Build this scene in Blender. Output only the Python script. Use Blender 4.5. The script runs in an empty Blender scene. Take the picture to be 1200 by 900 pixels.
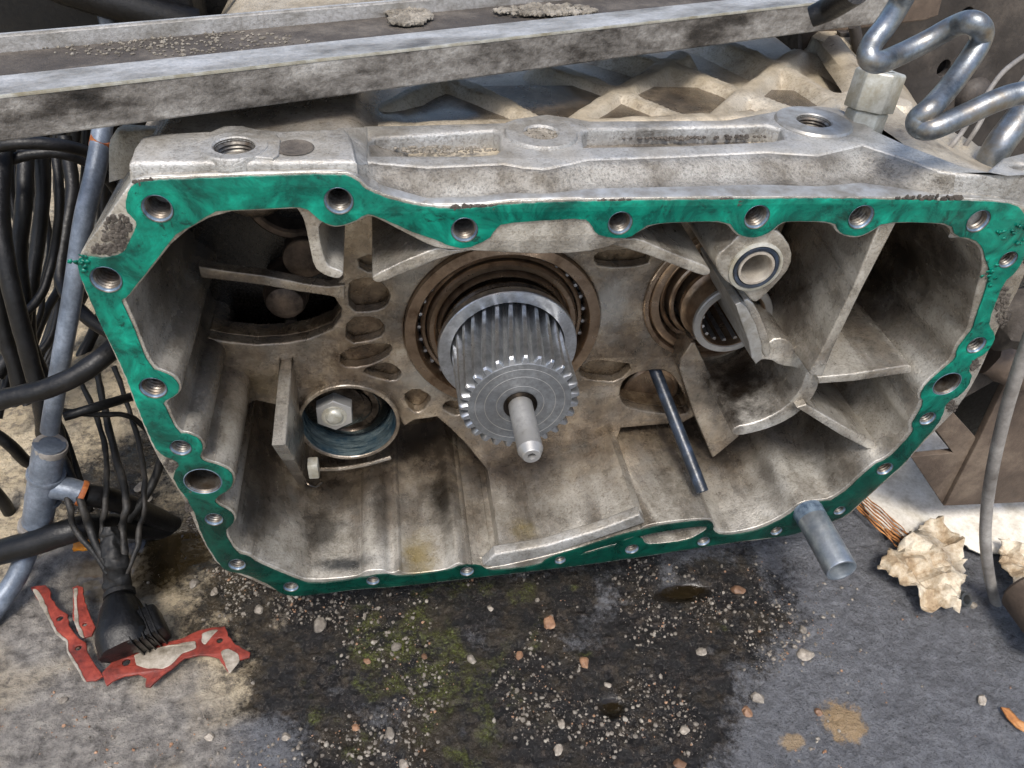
import bpy, bmesh, math, random
import numpy as np
from mathutils import Vector, Matrix, noise
from mathutils.geometry import tessellate_polygon
random.seed(7); rng = np.random.default_rng(7)
S = bpy.context.scene; COL = S.collection

# ------------------------------------------------------------------ camera
F = 906.0
nz = lambda v: np.array(v, float)/np.linalg.norm(v)
Yc = nz((-170, 780, -906)); Xc = nz((6205, 300, -906)); Xc = nz(Xc - Yc*Xc.dot(Yc)); Zc = np.cross(Xc, Yc)
MR = np.array([Xc, Yc, Zc])
CAM = -MR @ np.array([0, 0, -1])*0.62
def ray(px, py): return MR @ np.array([px-600, 450-py, -F])
def onY(px, py, Y): r = ray(px, py); return CAM + r*(Y-CAM[1])/r[1]
def onZ(px, py, z): r = ray(px, py); return CAM + r*(z-CAM[2])/r[2]
def onX(px, py, x): r = ray(px, py); return CAM + r*(x-CAM[0])/r[0]
def depth(p): return -(MR.T @ (np.array(p)-CAM))[2]
cam = bpy.data.objects.new('camera', bpy.data.cameras.new('camera')); COL.objects.link(cam)
m = Matrix([[MR[i][0], MR[i][1], MR[i][2], CAM[i]] for i in range(3)] + [[0, 0, 0, 1]])
cam.matrix_world = m
cam.data.sensor_width = 36; cam.data.lens = F/1200*36
cam.data.clip_start = 0.01; cam.data.clip_end = 100
S.camera = cam
# ------------------------------------------------------------------ light
SUN_EL, SUN_AZ = math.radians(60), math.radians(196)   # azimuth clockwise from +Y
W = bpy.data.worlds.new('World'); S.world = W; W.use_nodes = True
wn = W.node_tree; bg = wn.nodes['Background']
sky = wn.nodes.new('ShaderNodeTexSky'); sky.sky_type = 'NISHITA'; sky.sun_disc = False
sky.sun_elevation = SUN_EL; sky.sun_rotation = SUN_AZ; sky.air_density = 1.0; sky.dust_density = 3.0; sky.ozone_density = 1.0
wn.links.new(sky.outputs[0], bg.inputs[0]); bg.inputs[1].default_value = 0.095
sl = bpy.data.lights.new('sun', 'SUN'); sl.energy = 1.5; sl.angle = math.radians(15); sl.color = (1, .96, .9)
so = bpy.data.objects.new('sun', sl); COL.objects.link(so)
sd = Vector((math.sin(SUN_AZ)*math.cos(SUN_EL), math.cos(SUN_AZ)*math.cos(SUN_EL), math.sin(SUN_EL)))
so.rotation_euler = sd.to_track_quat('Z', 'Y').to_euler(); so.location = sd*5
S.view_settings.view_transform = 'Standard'; S.view_settings.look = 'None'
S.view_settings.gamma = 1; S.view_settings.exposure = 1.25; S.view_settings.use_curve_mapping = False
S.render.engine = 'CYCLES'
GZ = -0.33

# ------------------------------------------------------------------ materials
def rgb(h):
    v = [int(h[i:i+2], 16)/255 for i in (0, 2, 4)]
    return tuple((c/12.92 if c <= .04045 else ((c+.055)/1.055)**2.4) for c in v) + (1,)
class NT:
    def __init__(s, name):
        s.m = bpy.data.materials.new(name); s.m.use_nodes = True; s.t = s.m.node_tree
        s.b = s.t.nodes['Principled BSDF']; s.tc = s.t.nodes.new('ShaderNodeTexCoord'); s.co = s.tc.outputs['Object']
    def N(s, ty, **k):
        n = s.t.nodes.new(ty)
        for a, v in k.items(): setattr(n, a, v)
        return n
    def L(s, a, b): s.t.links.new(a, b)
    def inp(s, sock, v):
        if hasattr(v, 'is_output') or isinstance(v, bpy.types.NodeSocket): s.L(v, sock)
        else: sock.default_value = v
    def noise(s, scale, detail=6, rough=.6, dist=0, vec=None):
        n = s.N('ShaderNodeTexNoise'); n.inputs['Scale'].default_value = scale; n.inputs['Detail'].default_value = detail
        n.inputs['Roughness'].default_value = rough; n.inputs['Distortion'].default_value = dist
        s.L(vec or s.co, n.inputs['Vector']); return n.outputs['Fac']
    def vor(s, scale, feat='F1', vec=None, rand=1):
        n = s.N('ShaderNodeTexVoronoi', feature=feat); n.inputs['Scale'].default_value = scale
        s.L(vec or s.co, n.inputs['Vector']); return n.outputs['Distance']
    def ramp(s, f, stops):
        r = s.N('ShaderNodeValToRGB'); e = r.color_ramp.elements
        while len(e) < len(stops): e.new(.5)
        for k, (p, c) in enumerate(stops):
            e[k].position = p
            if isinstance(c, str): c = rgb(c)
            elif isinstance(c, (int, float)): c = (c, c, c, 1)
            e[k].color = c
        s.L(f, r.inputs[0]); return r.outputs[0]
    def math(s, op, a, b=0.0, clamp=False):
        n = s.N('ShaderNodeMath', operation=op); n.use_clamp = clamp; s.inp(n.inputs[0], a); s.inp(n.inputs[1], b); return n.outputs[0]
    def mix(s, f, a, b, mode='MIX'):
        n = s.N('ShaderNodeMix', data_type='RGBA', blend_type=mode); s.inp(n.inputs[0], f)
        for i, v in ((6, a), (7, b)):
            if isinstance(v, str): v = rgb(v)
            s.inp(n.inputs[i], v)
        return n.outputs[2]
    def spot(s, c, r, soft=.9, nscale=42, namp=.75):
        """mask: 1 inside a ragged blob round point c"""
        v = s.N('ShaderNodeVectorMath', operation='SUBTRACT'); s.L(s.co, v.inputs[0]); v.inputs[1].default_value = tuple(float(q) for q in c)
        d = s.N('ShaderNodeVectorMath', operation='DIVIDE'); s.L(v.outputs[0], d.inputs[0])
        d.inputs[1].default_value = (r, r, r) if isinstance(r, (int, float)) else tuple(r)
        l = s.N('ShaderNodeVectorMath', operation='LENGTH'); s.L(d.outputs[0], l.inputs[0])
        nn = s.math('MULTIPLY', s.math('SUBTRACT', s.noise(nscale, 8, .72), .5), namp*2)
        x = s.math('ADD', l.outputs['Value'], nn)
        mr = s.N('ShaderNodeMapRange', interpolation_type='SMOOTHSTEP'); s.L(x, mr.inputs[0])
        mr.inputs[1].default_value = 1; mr.inputs[2].default_value = 1-soft; mr.inputs[3].default_value = 0; mr.inputs[4].default_value = 1
        return mr.outputs[0]
    def axis(s, k, a, b, nscale=25, namp=.02):
        sp = s.N('ShaderNodeSeparateXYZ'); s.L(s.co, sp.inputs[0])
        x = s.math('ADD', sp.outputs[k], s.math('MULTIPLY', s.math('SUBTRACT', s.noise(nscale, 4), .5), namp*2))
        mr = s.N('ShaderNodeMapRange', interpolation_type='SMOOTHSTEP'); s.L(x, mr.inputs[0]); mr.inputs[1].default_value = a; mr.inputs[2].default_value = b
        return mr.outputs[0]
    def bump(s, h, strength=.5, dist=.001, prev=None):
        n = s.N('ShaderNodeBump'); n.inputs['Strength'].default_value = strength; n.inputs['Distance'].default_value = dist
        s.L(h, n.inputs['Height'])
        if prev: s.L(prev, n.inputs['Normal'])
        return n.outputs[0]
    def out(s, col, rough, metal=0, nrm=None, spec=None):
        s.inp(s.b.inputs['Base Color'], rgb(col) if isinstance(col, str) else col); s.inp(s.b.inputs['Roughness'], rough); s.inp(s.b.inputs['Metallic'], metal)
        if nrm: s.L(nrm, s.b.inputs['Normal'])
        if spec is not None: s.b.inputs['Specular IOR Level'].default_value = spec
        return s.m

def cast_mat(name, light='b9b3a6', mid='958d7e', dark='5e5548', metal=.55, oil=True, spots=(), grain=1.0, dust=0):
    t = NT(name)
    n1 = t.noise(14, 9, .68); n2 = t.noise(90, 8, .7); n3 = t.noise(480, 4, .7)
    c = t.ramp(n1, [(.28, dark), (.45, mid), (.62, light)])
    c = t.mix(t.math('MULTIPLY', t.ramp(n2, [(.42, 0), (.66, 1)]), .45), c, light)
    c = t.mix(t.ramp(n2, [(.3, .4), (.42, 0)]), c, dark)
    c = t.mix(t.math('MULTIPLY', t.ramp(n3, [(.36, 1), (.5, 0)]), .5), c, dark)
    c = t.mix(t.math('MULTIPLY', t.ramp(t.noise(200, 5, .75, .5), [(.60, 0), (.68, 1)]), .4), c, dark)
    rg = t.ramp(n2, [(.3, .26), (.7, .48)])
    if oil:       # brown oil varnish deep in the cavity, strengthened to paint the recess darker
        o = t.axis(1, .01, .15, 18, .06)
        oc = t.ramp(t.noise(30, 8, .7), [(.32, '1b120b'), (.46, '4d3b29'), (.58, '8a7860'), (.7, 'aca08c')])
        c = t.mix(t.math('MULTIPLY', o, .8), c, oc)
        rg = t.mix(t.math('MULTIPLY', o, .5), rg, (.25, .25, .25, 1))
        mp = t.N('ShaderNodeMapping'); mp.inputs['Scale'].default_value = (1, .3, 1); t.L(t.co, mp.inputs[0])
        st = t.noise(26, 4, .55, .4, mp.outputs[0])     # oil runs along the walls
        c = t.mix(t.math('MULTIPLY', t.ramp(st, [(.36, 1), (.6, 0)]), .6), c, t.ramp(n2, [(.4, '2c2318'), (.65, '655440')]))
        rg = t.mix(t.ramp(st, [(.42, .75), (.56, 0)]), rg, (.16, .16, .16, 1))
    for (p, r, col, k) in spots:
        c = t.mix(t.math('MULTIPLY', t.spot(p, r), k), c, col)
    if dust:
        g = t.N('ShaderNodeNewGeometry'); sp = t.N('ShaderNodeSeparateXYZ'); t.L(g.outputs['Normal'], sp.inputs[0])
        up = t.math('MULTIPLY', t.ramp(sp.outputs[2], [(.3, 0), (.95, 1)]), t.ramp(t.noise(20, 6), [(.4, 0), (.62, dust)]))
        c = t.mix(up, c, 'c2b49b')
    b = t.bump(n3, .5*grain, .0012); b = t.bump(n2, .22*grain, .0025, b)
    t.b.inputs['Coat Weight'].default_value = .45 if oil else .0; t.b.inputs['Coat Roughness'].default_value = .18
    return t.out(c, rg, metal, b)

def metal_mat(name, col, dark, rough=.3, metal=1, scale=60, bumps=.15, stretch=None, stain=None, stain_k=.6, fine=600):
    t = NT(name)
    vec = None
    if stretch:
        mp = t.N('ShaderNodeMapping'); mp.inputs['Scale'].default_value = stretch; t.L(t.co, mp.inputs[0]); vec = mp.outputs[0]
    n1 = t.noise(scale, 8, .7, 0, vec); n2 = t.noise(fine, 3, .6, 0, vec)
    c = t.ramp(n1, [(.35, dark), (.62, col)])
    if stain: c = t.mix(t.math('MULTIPLY', t.ramp(t.noise(35, 7, .7), [(.45, 0), (.62, 1)]), stain_k), c, stain)
    r = t.ramp(n1, [(.3, min(1, rough+.2)), (.7, rough)])
    b = t.bump(n2, bumps, .0006); b = t.bump(n1, bumps, .001, b)
    return t.out(c, r, metal, b)

def rough_mat(name, cols, scale=30, rough=(.5, .8), bumps=.5, fine=400, metal=0, spec=None, bd=.002, rand=False, along=None):
    t = NT(name); vec = None
    if along is not None:       # scratches and smears that run along the bar
        mp = t.N('ShaderNodeMapping'); mp.inputs['Rotation'].default_value = (0, 0, -along); t.L(t.co, mp.inputs[0])
        mp2 = t.N('ShaderNodeMapping'); mp2.inputs['Scale'].default_value = (.6, 1.3, 1.3); t.L(mp.outputs[0], mp2.inputs[0]); vec = mp2.outputs[0]
    n1 = t.noise(scale, 9, .7, 0, vec); n2 = t.noise(fine, 4, .7)
    k = len(cols); c = t.ramp(n1, [(.3+.4*i/(k-1), cols[i]) for i in range(k)])
    c = t.mix(t.math('MULTIPLY', t.ramp(n2, [(.35, 1), (.55, 0)]), .3), c, cols[0])
    if rand:
        oi = t.N('ShaderNodeObjectInfo'); hs = t.N('ShaderNodeHueSaturation')
        t.L(c, hs.inputs['Color']); t.L(t.math('ADD', t.math('MULTIPLY', oi.outputs['Random'], .8), .6), hs.inputs['Value']); c = hs.outputs[0]
    b = t.bump(n2, bumps, .001); b = t.bump(n1, bumps*.8, bd, b)
    return t.out(c, t.ramp(n2, [(.3, rough[0]), (.7, rough[1])]), metal, b, spec)

p = onY
M = {}
c_in = [(229, 250), (341, 245), (360, 244), (374, 258), (385, 265), (397, 267), (416, 261), (430, 254), (437, 253), (480, 276), (508, 290), (530, 293), (690, 300), (750, 272), (766, 263), (800, 261), (851, 260), (860, 274), (873, 280), (888, 280), (905, 272), (916, 262), (925, 260), (976, 261), (979, 272), (992, 278), (1006, 279), (1022, 272), (1035, 262), (1080, 261), (1112, 264), (1115, 277), (1138, 282), (1149, 292), (1151, 304), (1150, 318), (1142, 345), (1137, 370), (1133, 387), (1124, 398), (1116, 410), (1114, 420), (1103, 430), (1082, 449), (1074, 462), (1078, 471), (1068, 488), (1063, 497), (1066, 504), (1053, 520), (1037, 536), (1020, 543), (978, 583), (955, 586), (937, 588), (920, 602), (890, 617), (862, 623), (845, 624), (838, 619), (838, 611), (829, 606), (756, 614), (748, 624), (560, 672), (540, 658), (528, 664), (521, 668), (474, 673), (468, 668), (462, 671), (455, 671), (449, 667), (426, 669), (421, 675), (364, 680), (345, 674), (300, 654), (293, 648), (279, 645), (264, 621), (275, 613), (278, 605), (272, 597), (255, 589), (254, 583), (272, 574), (277, 562), (274, 551), (260, 543), (240, 538), (236, 532), (242, 524), (237, 513), (223, 506), (210, 505), (199, 478), (194, 471), (210, 462), (214, 452), (208, 441), (196, 435), (179, 429), (160, 380), (149, 355), (147, 350), (154, 345)]
def _inside(pt, pl):
    x, y = pt; c_ = False; j = len(pl)-1
    for i in range(len(pl)):
        if (pl[i][1] > y) != (pl[j][1] > y) and x < (pl[j][0]-pl[i][0])*(y-pl[i][1])/(pl[j][1]-pl[i][1])+pl[i][0]: c_ = not c_
        j = i
    return c_
_cin0 = [(onY(x, y, 0)[0], onY(x, y, 0)[2]) for x, y in c_in]
def wall(px, py):
    for k in range(1, 215):
        q = onY(px, py, k*.001)
        if not _inside((q[0], q[2]), _cin0): return q
    return onY(px, py, .2)
def ribpt(px, py):
    A = onY(1033, 262, .003); B = onY(950, 436, .003)
    f = lambda q: (B[0]-A[0])*(q[2]-A[2])-(B[2]-A[2])*(q[0]-A[0]); s0 = f(onY(px, py, .003))
    for k in range(4, 210):
        q = onY(px, py, k*.001)
        if f(q)*s0 < 0: return q
    return onY(px, py, .15)
fz = lambda x, y, z=0: wall(x, y)
M['cast'] = cast_mat('cast_aluminium', light='cfccc4', mid='a9a499', dark='6b6357', spots=[
    (fz(612, 630, -.222), (.022, .022, .03), '84722c', .7), (fz(490, 655), (.026, .045, .03), '857338', .75),
    (fz(375, 625), (.028, .06, .04), '221f1d', .8), (fz(405, 662), (.05, .012, .03), '141d25', .85), (fz(400, 580), (.05, .05, .04), '3b352e', .6),
    (fz(520, 580), (.022, .07, .05), '1a1510', .85), (fz(490, 520), (.05, .06, .05), '1b140d', .8), (fz(445, 600), (.012, .08, .04), '2f2a25', .6), (fz(300, 600, -.2), (.03, .06, .05), '38332c', .7),
    (fz(700, 540, -.18), (.04, .018, .03), '5a4731', .6), (p(868, 440, .09), (.06, .09, .06), '150d07', .95), (p(862, 462, .05), (.035, .06, .03), '1d140b', .9), (ribpt(905, 300), (.04, .05, .05), '1a110a', .85), (ribpt(930, 360), (.04, .04, .05), '33251a', .7), (wall(1110, 310), (.03, .06, .04), '2e2216', .65), (wall(1060, 300), (.03, .06, .04), '1d140c', .8), (wall(1030, 330), (.04, .06, .04), '1d140c', .8), (wall(185, 320), (.03, .06, .05), '2c231a', .6), (wall(250, 400), (.03, .06, .04), '2f261c', .5), (wall(960, 520), (.04, .06, .04), '2f2519', .55), (wall(900, 560), (.01, .05, .03), '332a1f', .6),
    (p(1000, 380, .14), (.04, .05, .06), '2a1d12', .8), (p(1010, 480, .08), (.03, .04, .04), '1f170f', .8), (p(600, 535, .08), (.0, .0, .0), '000000', 0) if 0 else (p(1010, 480, .12), (.03, .04, .04), '1f170f', .6),
    (p(320, 420, .12), (.04, .05, .04), '33230f', .6)])
M['cast_out'] = cast_mat('outer_cast_aluminium', light='bcbcba', mid='96948f', dark='565149', oil=False, metal=.4, grain=1.4, dust=.25)
M['cast_rough'] = cast_mat('rough_grimy_casting', light='a5a29b', mid='706a60', dark='35302a', oil=False, metal=.35, grain=2.2)
M['cast_dusty'] = cast_mat('dusty_cast_aluminium', light='c2b9a8', mid='a0947f', dark='54493c', oil=False, metal=.25, grain=1.3, dust=.5)
M['machined'] = metal_mat('machined_aluminium', 'b5b6b5', '8a8882', .36, .55, 50, .12, stain='6b604f', stain_k=.45)
M['face'] = metal_mat('machined_web_face', 'a2a19c', '77726a', .4, .8, 30, .15, stain='5d4e3b', stain_k=.65)
M['steel'] = metal_mat('ground_steel', 'cdd0d3', '9b9da0', .24, .92, 90, .08)
M['endface'] = metal_mat('turned_steel_face', '8b8e90', '6f7173', .34, .6, 120, .1, stain='55575a', stain_k=.5)
M['pin'] = metal_mat('pin_steel', 'b9b9b7', '929190', .33, .6, 70, .12, stain='77746e')
M['brown_steel'] = metal_mat('oil_browned_steel', 'a8937d', '5d4b3c', .22, .85, 40, .06, stain='97826c', stain_k=.5)
M['dark_steel'] = metal_mat('dark_oily_steel', '4c453e', '1b1714', .18, 1, 60, .06)
M['gap_shade'] = rough_mat('black_gap_shade', ['060504', '120d09'], 60, (.15, .35), .2)  # black standing in for the shade in gaps and deep holes
M['dim_steel'] = metal_mat('dim_brown_steel', '5c5046', '2b231d', .35, .6, 60, .1)
M['sleeve'] = metal_mat('zinc_blue_sleeve', 'd2d8dc', '8f9aa5', .3, .88, 40, .15, stain='7f8b96')
M['rust'] = rough_mat('rusty_band', ['4a2413', '8a4a1f', 'b5743a'], 60, (.5, .8), .5)
M['boreblue'] = metal_mat('blue_greased_bore', '8fa0a3', '15313f', .2, .7, 45, .2, stretch=(1, 9, 1), stain='0d4560', stain_k=.8)
M['galv'] = metal_mat('galvanised_steel', '989ea3', '53595e', .26, .85, 45, .2, stain='7c7468', stain_k=.85)
M['zinc'] = metal_mat('zinc_plated_steel', 'bdbdb6', '8d8a7d', .35, .35, 80, .15, stain='8d846c')
M['thread'] = metal_mat('thread_steel', '8d8a84', '3f3a34', .36, .8, 120, .1, stain='5c4a38')
M['bluebolt'] = metal_mat('blue_tinted_metal', '93a6b8', '4a5d72', .3, .6, 120, .2)
# gasket: turquoise sealing sheet, the dimmer light low down painted in as darker green
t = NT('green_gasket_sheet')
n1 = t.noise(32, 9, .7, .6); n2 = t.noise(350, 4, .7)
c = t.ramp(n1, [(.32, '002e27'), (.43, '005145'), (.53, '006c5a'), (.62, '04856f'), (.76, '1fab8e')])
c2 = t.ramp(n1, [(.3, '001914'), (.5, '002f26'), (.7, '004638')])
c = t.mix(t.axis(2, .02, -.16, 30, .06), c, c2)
c = t.mix(t.ramp(t.noise(70, 8, .75, .8), [(.57, 0), (.64, .85)]), c, '0a2422')
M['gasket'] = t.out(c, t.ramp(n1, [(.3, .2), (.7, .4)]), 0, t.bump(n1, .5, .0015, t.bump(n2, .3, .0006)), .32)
M['beam'] = rough_mat('scaled_dirty_steel', ['1a1816', '45413d', '7b7772', 'a19e99', 'bab8b5'], 24, (.3, .6), .8, 300, .35, bd=.002, along=.377)
M['ledge'] = rough_mat('rubbed_dusty_steel', ['5a544c', '97928a', 'bcb9b4', 'd0cecb'], 26, (.28, .55), .4, 350, .45, along=.377)
M['grime'] = rough_mat('caked_grey_dirt', ['2d2823', '47413b', '6b645b'], 25, (.7, .95), 1, 220, 0, bd=.004)
M['crust'] = rough_mat('dry_cement_crust', ['4a443b', '7e776b', 'a39c90'], 60, (.8, .95), 1, 260, 0, bd=.004)
M['rubber'] = rough_mat('black_rubber', ['040404', '0b0b0c', '1a1a1c'], 30, (.32, .55), .4, 300, 0, .35)
M['rubber_dusty'] = rough_mat('dusty_black_rubber', ['070707', '131313', '37332e'], 35, (.4, .7), .5, 300, 0, .35)
M['greyblue'] = rough_mat('grey_blue_painted_tube', ['3d434c', '636c78', '8a93a0'], 30, (.3, .5), .3, 400, .3)
M['chassis'] = rough_mat('dusty_dark_chassis', ['1d1a18', '3a3531', '5f574f'], 10, (.5, .8), .5, 260, .1)
M['chassis_brown'] = rough_mat('brown_dusty_chassis', ['3a3028', '5b4e43', '7d6f60'], 12, (.6, .85), .5, 260, .05)
M['black'] = rough_mat('near_black_metal', ['030303', '0a0908', '161412'], 15, (.4, .7), .4, 200)  # near black for the rear blocks, rear pipes, strip and bracket back
M['paper'] = rough_mat('dirty_white_cardboard', ['a59b89', 'd9d3c6', 'eeeae2'], 30, (.8, .95), .5, 260)
M['kraft'] = rough_mat('torn_brown_cardboard', ['6b4424', 'a8703f', 'c79a6b'], 50, (.8, .95), .6, 260)
M['crumple'] = rough_mat('crumpled_oily_paper', ['5b4630', '9e8b70', 'c9bea9', 'd8d0c0'], 28, (.7, .95), .5, 260)
M['red'] = rough_mat('red_gasket_sheet', ['3f1811', '7c2e22', '9c4534'], 40, (.4, .7), .4, 300)
M['foil'] = metal_mat('bare_gasket_core', 'b9b0a2', '6d6455', .4, .4, 60, .3)
M['orange'] = rough_mat('orange_plastic', ['b0600b', 'e08c12', 'f0a529'], 40, (.4, .6), .2)
M['coil'] = rough_mat('dusty_grey_cable', ['55504a', '7f7b76', '9c9993'], 30, (.45, .7), .3, 300)
M['stone'] = rough_mat('pale_stone', ['4a433b', '857d72', 'c4bcae'], 90, (.35, .7), .5, 500, rand=True)
M['stone_red'] = rough_mat('reddish_stone', ['4e3626', '85644b', 'b0937a'], 90, (.35, .7), .5, 500, rand=True)
M['bushwhite'] = metal_mat('pale_bush_metal', 'cfc9bd', '9f968a', .3, .6, 90, .1)
M['seal'] = rough_mat('blue_black_seal', ['14181e', '232b36', '39465a'], 60, (.25, .45), .2)

# ------------------------------------------------------------------ builders
def finish(me, angle=35):
    for f in me.polygons: f.use_smooth = True
    me.set_sharp_from_angle(angle=math.radians(angle))
def link(name, me, mat, parent=None, ang=35):
    if mat: me.materials.clear(); me.materials.append(mat)
    finish(me, ang)
    o = bpy.data.objects.new(name, me); COL.objects.link(o)
    if parent is not None:
        o.parent = parent
        if parent.type == 'EMPTY': o.location = -parent.location
    return o
def tag(o, label, cat, group=None, kind=None):
    o['label'] = label; o['category'] = cat
    if group: o['group'] = group
    if kind: o['kind'] = kind
    if o.type == 'MESH' and not kind:      # origin at the base of the thing
        vs = np.array([v.co[:] for v in o.data.vertices]); L = Vector(((vs[:, 0].min()+vs[:, 0].max())/2, (vs[:, 1].min()+vs[:, 1].max())/2, vs[:, 2].min()))
        o.data.transform(Matrix.Translation(-L)); o.location = L
        for c in o.children: c.location = -L
    return o
def thing(name, loc, label, cat, group=None):
    o = bpy.data.objects.new(name, None); COL.objects.link(o); o.location = loc; o.empty_display_size = .02
    o['label'] = label; o['category'] = cat
    if group: o['group'] = group
    return o
def area(pl): return sum(pl[i][0]*pl[(i+1) % len(pl)][1]-pl[(i+1) % len(pl)][0]*pl[i][1] for i in range(len(pl)))/2
def prism_me(loops, a, b, bevel=0, axis='Y'):
    cu = bpy.data.curves.new('c', 'CURVE'); cu.dimensions = '2D'; cu.fill_mode = 'BOTH'
    for k, pl in enumerate(loops):
        pl = [(q[0], q[1]) for q in pl]
        ar = area(pl)
        if (k == 0 and ar < 0) or (k > 0 and ar > 0): pl = pl[::-1]
        sp = cu.splines.new('POLY'); sp.points.add(len(pl)-1)
        for i, q in enumerate(pl): sp.points[i].co = (q[0], q[1], 0, 1)
        sp.use_cyclic_u = True
    cu.extrude = max(1e-5, abs(b-a)/2-bevel); cu.bevel_depth = bevel; cu.bevel_resolution = 2; cu.offset = -bevel
    o = bpy.data.objects.new('c', cu); COL.objects.link(o)
    dg = bpy.context.evaluated_depsgraph_get(); me = bpy.data.meshes.new_from_object(o.evaluated_get(dg))
    bpy.data.objects.remove(o); bpy.data.curves.remove(cu)
    bm = bmesh.new(); bm.from_mesh(me); bmesh.ops.remove_doubles(bm, verts=bm.verts, dist=1e-6); bmesh.ops.recalc_face_normals(bm, faces=bm.faces); bm.to_mesh(me); bm.free()
    c = (a+b)/2
    if axis == 'Y': me.transform(Matrix(((1, 0, 0, 0), (0, 0, -1, c), (0, 1, 0, 0), (0, 0, 0, 1))))
    elif axis == 'Z': me.transform(Matrix.Translation((0, 0, c)))
    elif axis == 'X': me.transform(Matrix(((0, 0, 1, c), (1, 0, 0, 0), (0, 1, 0, 0), (0, 0, 0, 1))))
    return me
def tr(pts, Y): return [(onY(x, y, Y)[0], onY(x, y, Y)[2]) for x, y in pts]
def trZ(pts, z): return [tuple(onZ(x, y, z)[:2]) for x, y in pts]
def circ(cx, cz, r, n=32, r2=None, a0=0): return [(cx+r*math.cos(a0+2*math.pi*i/n), cz+(r2 or r)*math.sin(a0+2*math.pi*i/n)) for i in range(n)]
def pxprism(name, pts, y0, y1, mat, parent, bevel=.0012, holes=()):
    pl = tr(pts, y0)
    if name in ('trough_rim', 'bridge', 'fork_body', 'arc_lip', 'hook_rib'): pl = smooth_poly(pl, 1)
    return link(name, prism_me([pl]+list(holes), y0, y1, bevel), mat, parent)
def smooth_poly(pts, it=1):
    for _ in range(it):
        out = []
        for i in range(len(pts)):
            a, b = pts[i], pts[(i+1) % len(pts)]
            out += [(a[0]*.75+b[0]*.25, a[1]*.75+b[1]*.25), (a[0]*.25+b[0]*.75, a[1]*.25+b[1]*.75)]
        pts = out
    return pts
def ragged(pts, step, amp):
    out = []
    for i in range(len(pts)):
        a, b = Vector(pts[i]), Vector(pts[(i+1) % len(pts)])
        n = max(1, int((b-a).length/step))
        for k in range(n):
            q = a.lerp(b, k/n); out.append((q.x+random.uniform(-amp, amp), q.y+random.uniform(-amp, amp)))
    return out
def lathe_me(prof, c, axis='Y', n=48, d=None, close=False):
    """prof [(r, h)] turned round an axis through c; h runs along the axis"""
    d = Vector(d).normalized() if d else {'X': Vector((1, 0, 0)), 'Y': Vector((0, 1, 0)), 'Z': Vector((0, 0, 1))}[axis]
    u = d.orthogonal().normalized(); v = d.cross(u); c = Vector(c)
    bm = bmesh.new(); rings = []
    for r, h in prof:
        rings.append([bm.verts.new(c+d*h+(u*math.cos(2*math.pi*i/n)+v*math.sin(2*math.pi*i/n))*r) for i in range(n)] if r > 1e-6 else [bm.verts.new(c+d*h)])
    if close: rings.append(rings[0])
    for A, B in zip(rings, rings[1:]):
        for i in range(n):
            j = (i+1) % n
            f = [A[i % len(A)], A[j % len(A)], B[j % len(B)], B[i % len(B)]]
            f2 = []
            for w in f:
                if w not in f2: f2.append(w)
            if len(f2) > 2:
                try: bm.faces.new(f2)
                except ValueError: pass
    bmesh.ops.recalc_face_normals(bm, faces=bm.faces)
    me = bpy.data.meshes.new('lathe'); bm.to_mesh(me); bm.free(); return me
def lathe(name, prof, c, mat, parent, axis='Y', n=48, d=None, close=False, ang=35): return link(name, lathe_me(prof, c, axis, n, d, close), mat, parent, ang)
def catmull(P, k=8, closed=False):
    P = [Vector(q) for q in P]; out = []
    for i in range(len(P)-1):
        p0, p1, p2, p3 = P[max(i-1, 0)], P[i], P[i+1], P[min(i+2, len(P)-1)]
        for j in range(k):
            t = j/k; out.append(.5*((2*p1)+(p2-p0)*t+(2*p0-5*p1+4*p2-p3)*t*t+(3*p1-p0-3*p2+p3)*t**3))
    out.append(P[-1]); return out
def tube_bm(bm, P, R, n=14, cap=True):
    prev = None; rings = []; up = None
    for i, q in enumerate(P):
        d = (P[min(i+1, len(P)-1)]-P[max(i-1, 0)]).normalized()
        u = d.orthogonal().normalized() if up is None else (up-d*up.dot(d)).normalized()
        up = u; v = d.cross(u); r = R[i] if isinstance(R, list) else R
        rings.append([bm.verts.new(q+(u*math.cos(2*math.pi*k/n)+v*math.sin(2*math.pi*k/n))*r) for k in range(n)])
    for A, B in zip(rings, rings[1:]):
        for k in range(n): bm.faces.new((A[k], A[(k+1) % n], B[(k+1) % n], B[k]))
    if cap: bm.faces.new(rings[0][::-1]); bm.faces.new(rings[-1])
def tube_me(P, R, n=14, smooth=8, wob=0):
    Q = catmull(P, smooth) if smooth else [Vector(q) for q in P]
    if isinstance(R, list): R = [float(x) for x in np.interp(np.linspace(0, len(P)-1, len(Q)), range(len(P)), R)]
    bm = bmesh.new(); tube_bm(bm, Q, R, n)
    bmesh.ops.recalc_face_normals(bm, faces=bm.faces)
    if wob:
        for v in bm.verts: v.co += noise.noise_vector(v.co*90)*wob
    me = bpy.data.meshes.new('tube'); bm.to_mesh(me); bm.free(); return me
def hose(name, pts, rpx, mat, parent=None, n=14, smooth=8, wob=0):
    P = [onY(*q) for q in pts]; r = rpx*float(np.mean([depth(q) for q in P]))/F
    return link(name, tube_me(P, r, n, smooth, wob), mat, parent, 50)
def hull_box(name, A, B, h, mat, parent=None): pass
def mesh_from(verts, faces):
    me = bpy.data.meshes.new('m'); me.from_pydata([tuple(map(float, v)) for v in verts], [], faces); me.update()
    bm = bmesh.new(); bm.from_mesh(me); bmesh.ops.recalc_face_normals(bm, faces=bm.faces); bm.to_mesh(me); bm.free(); return me
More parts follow.
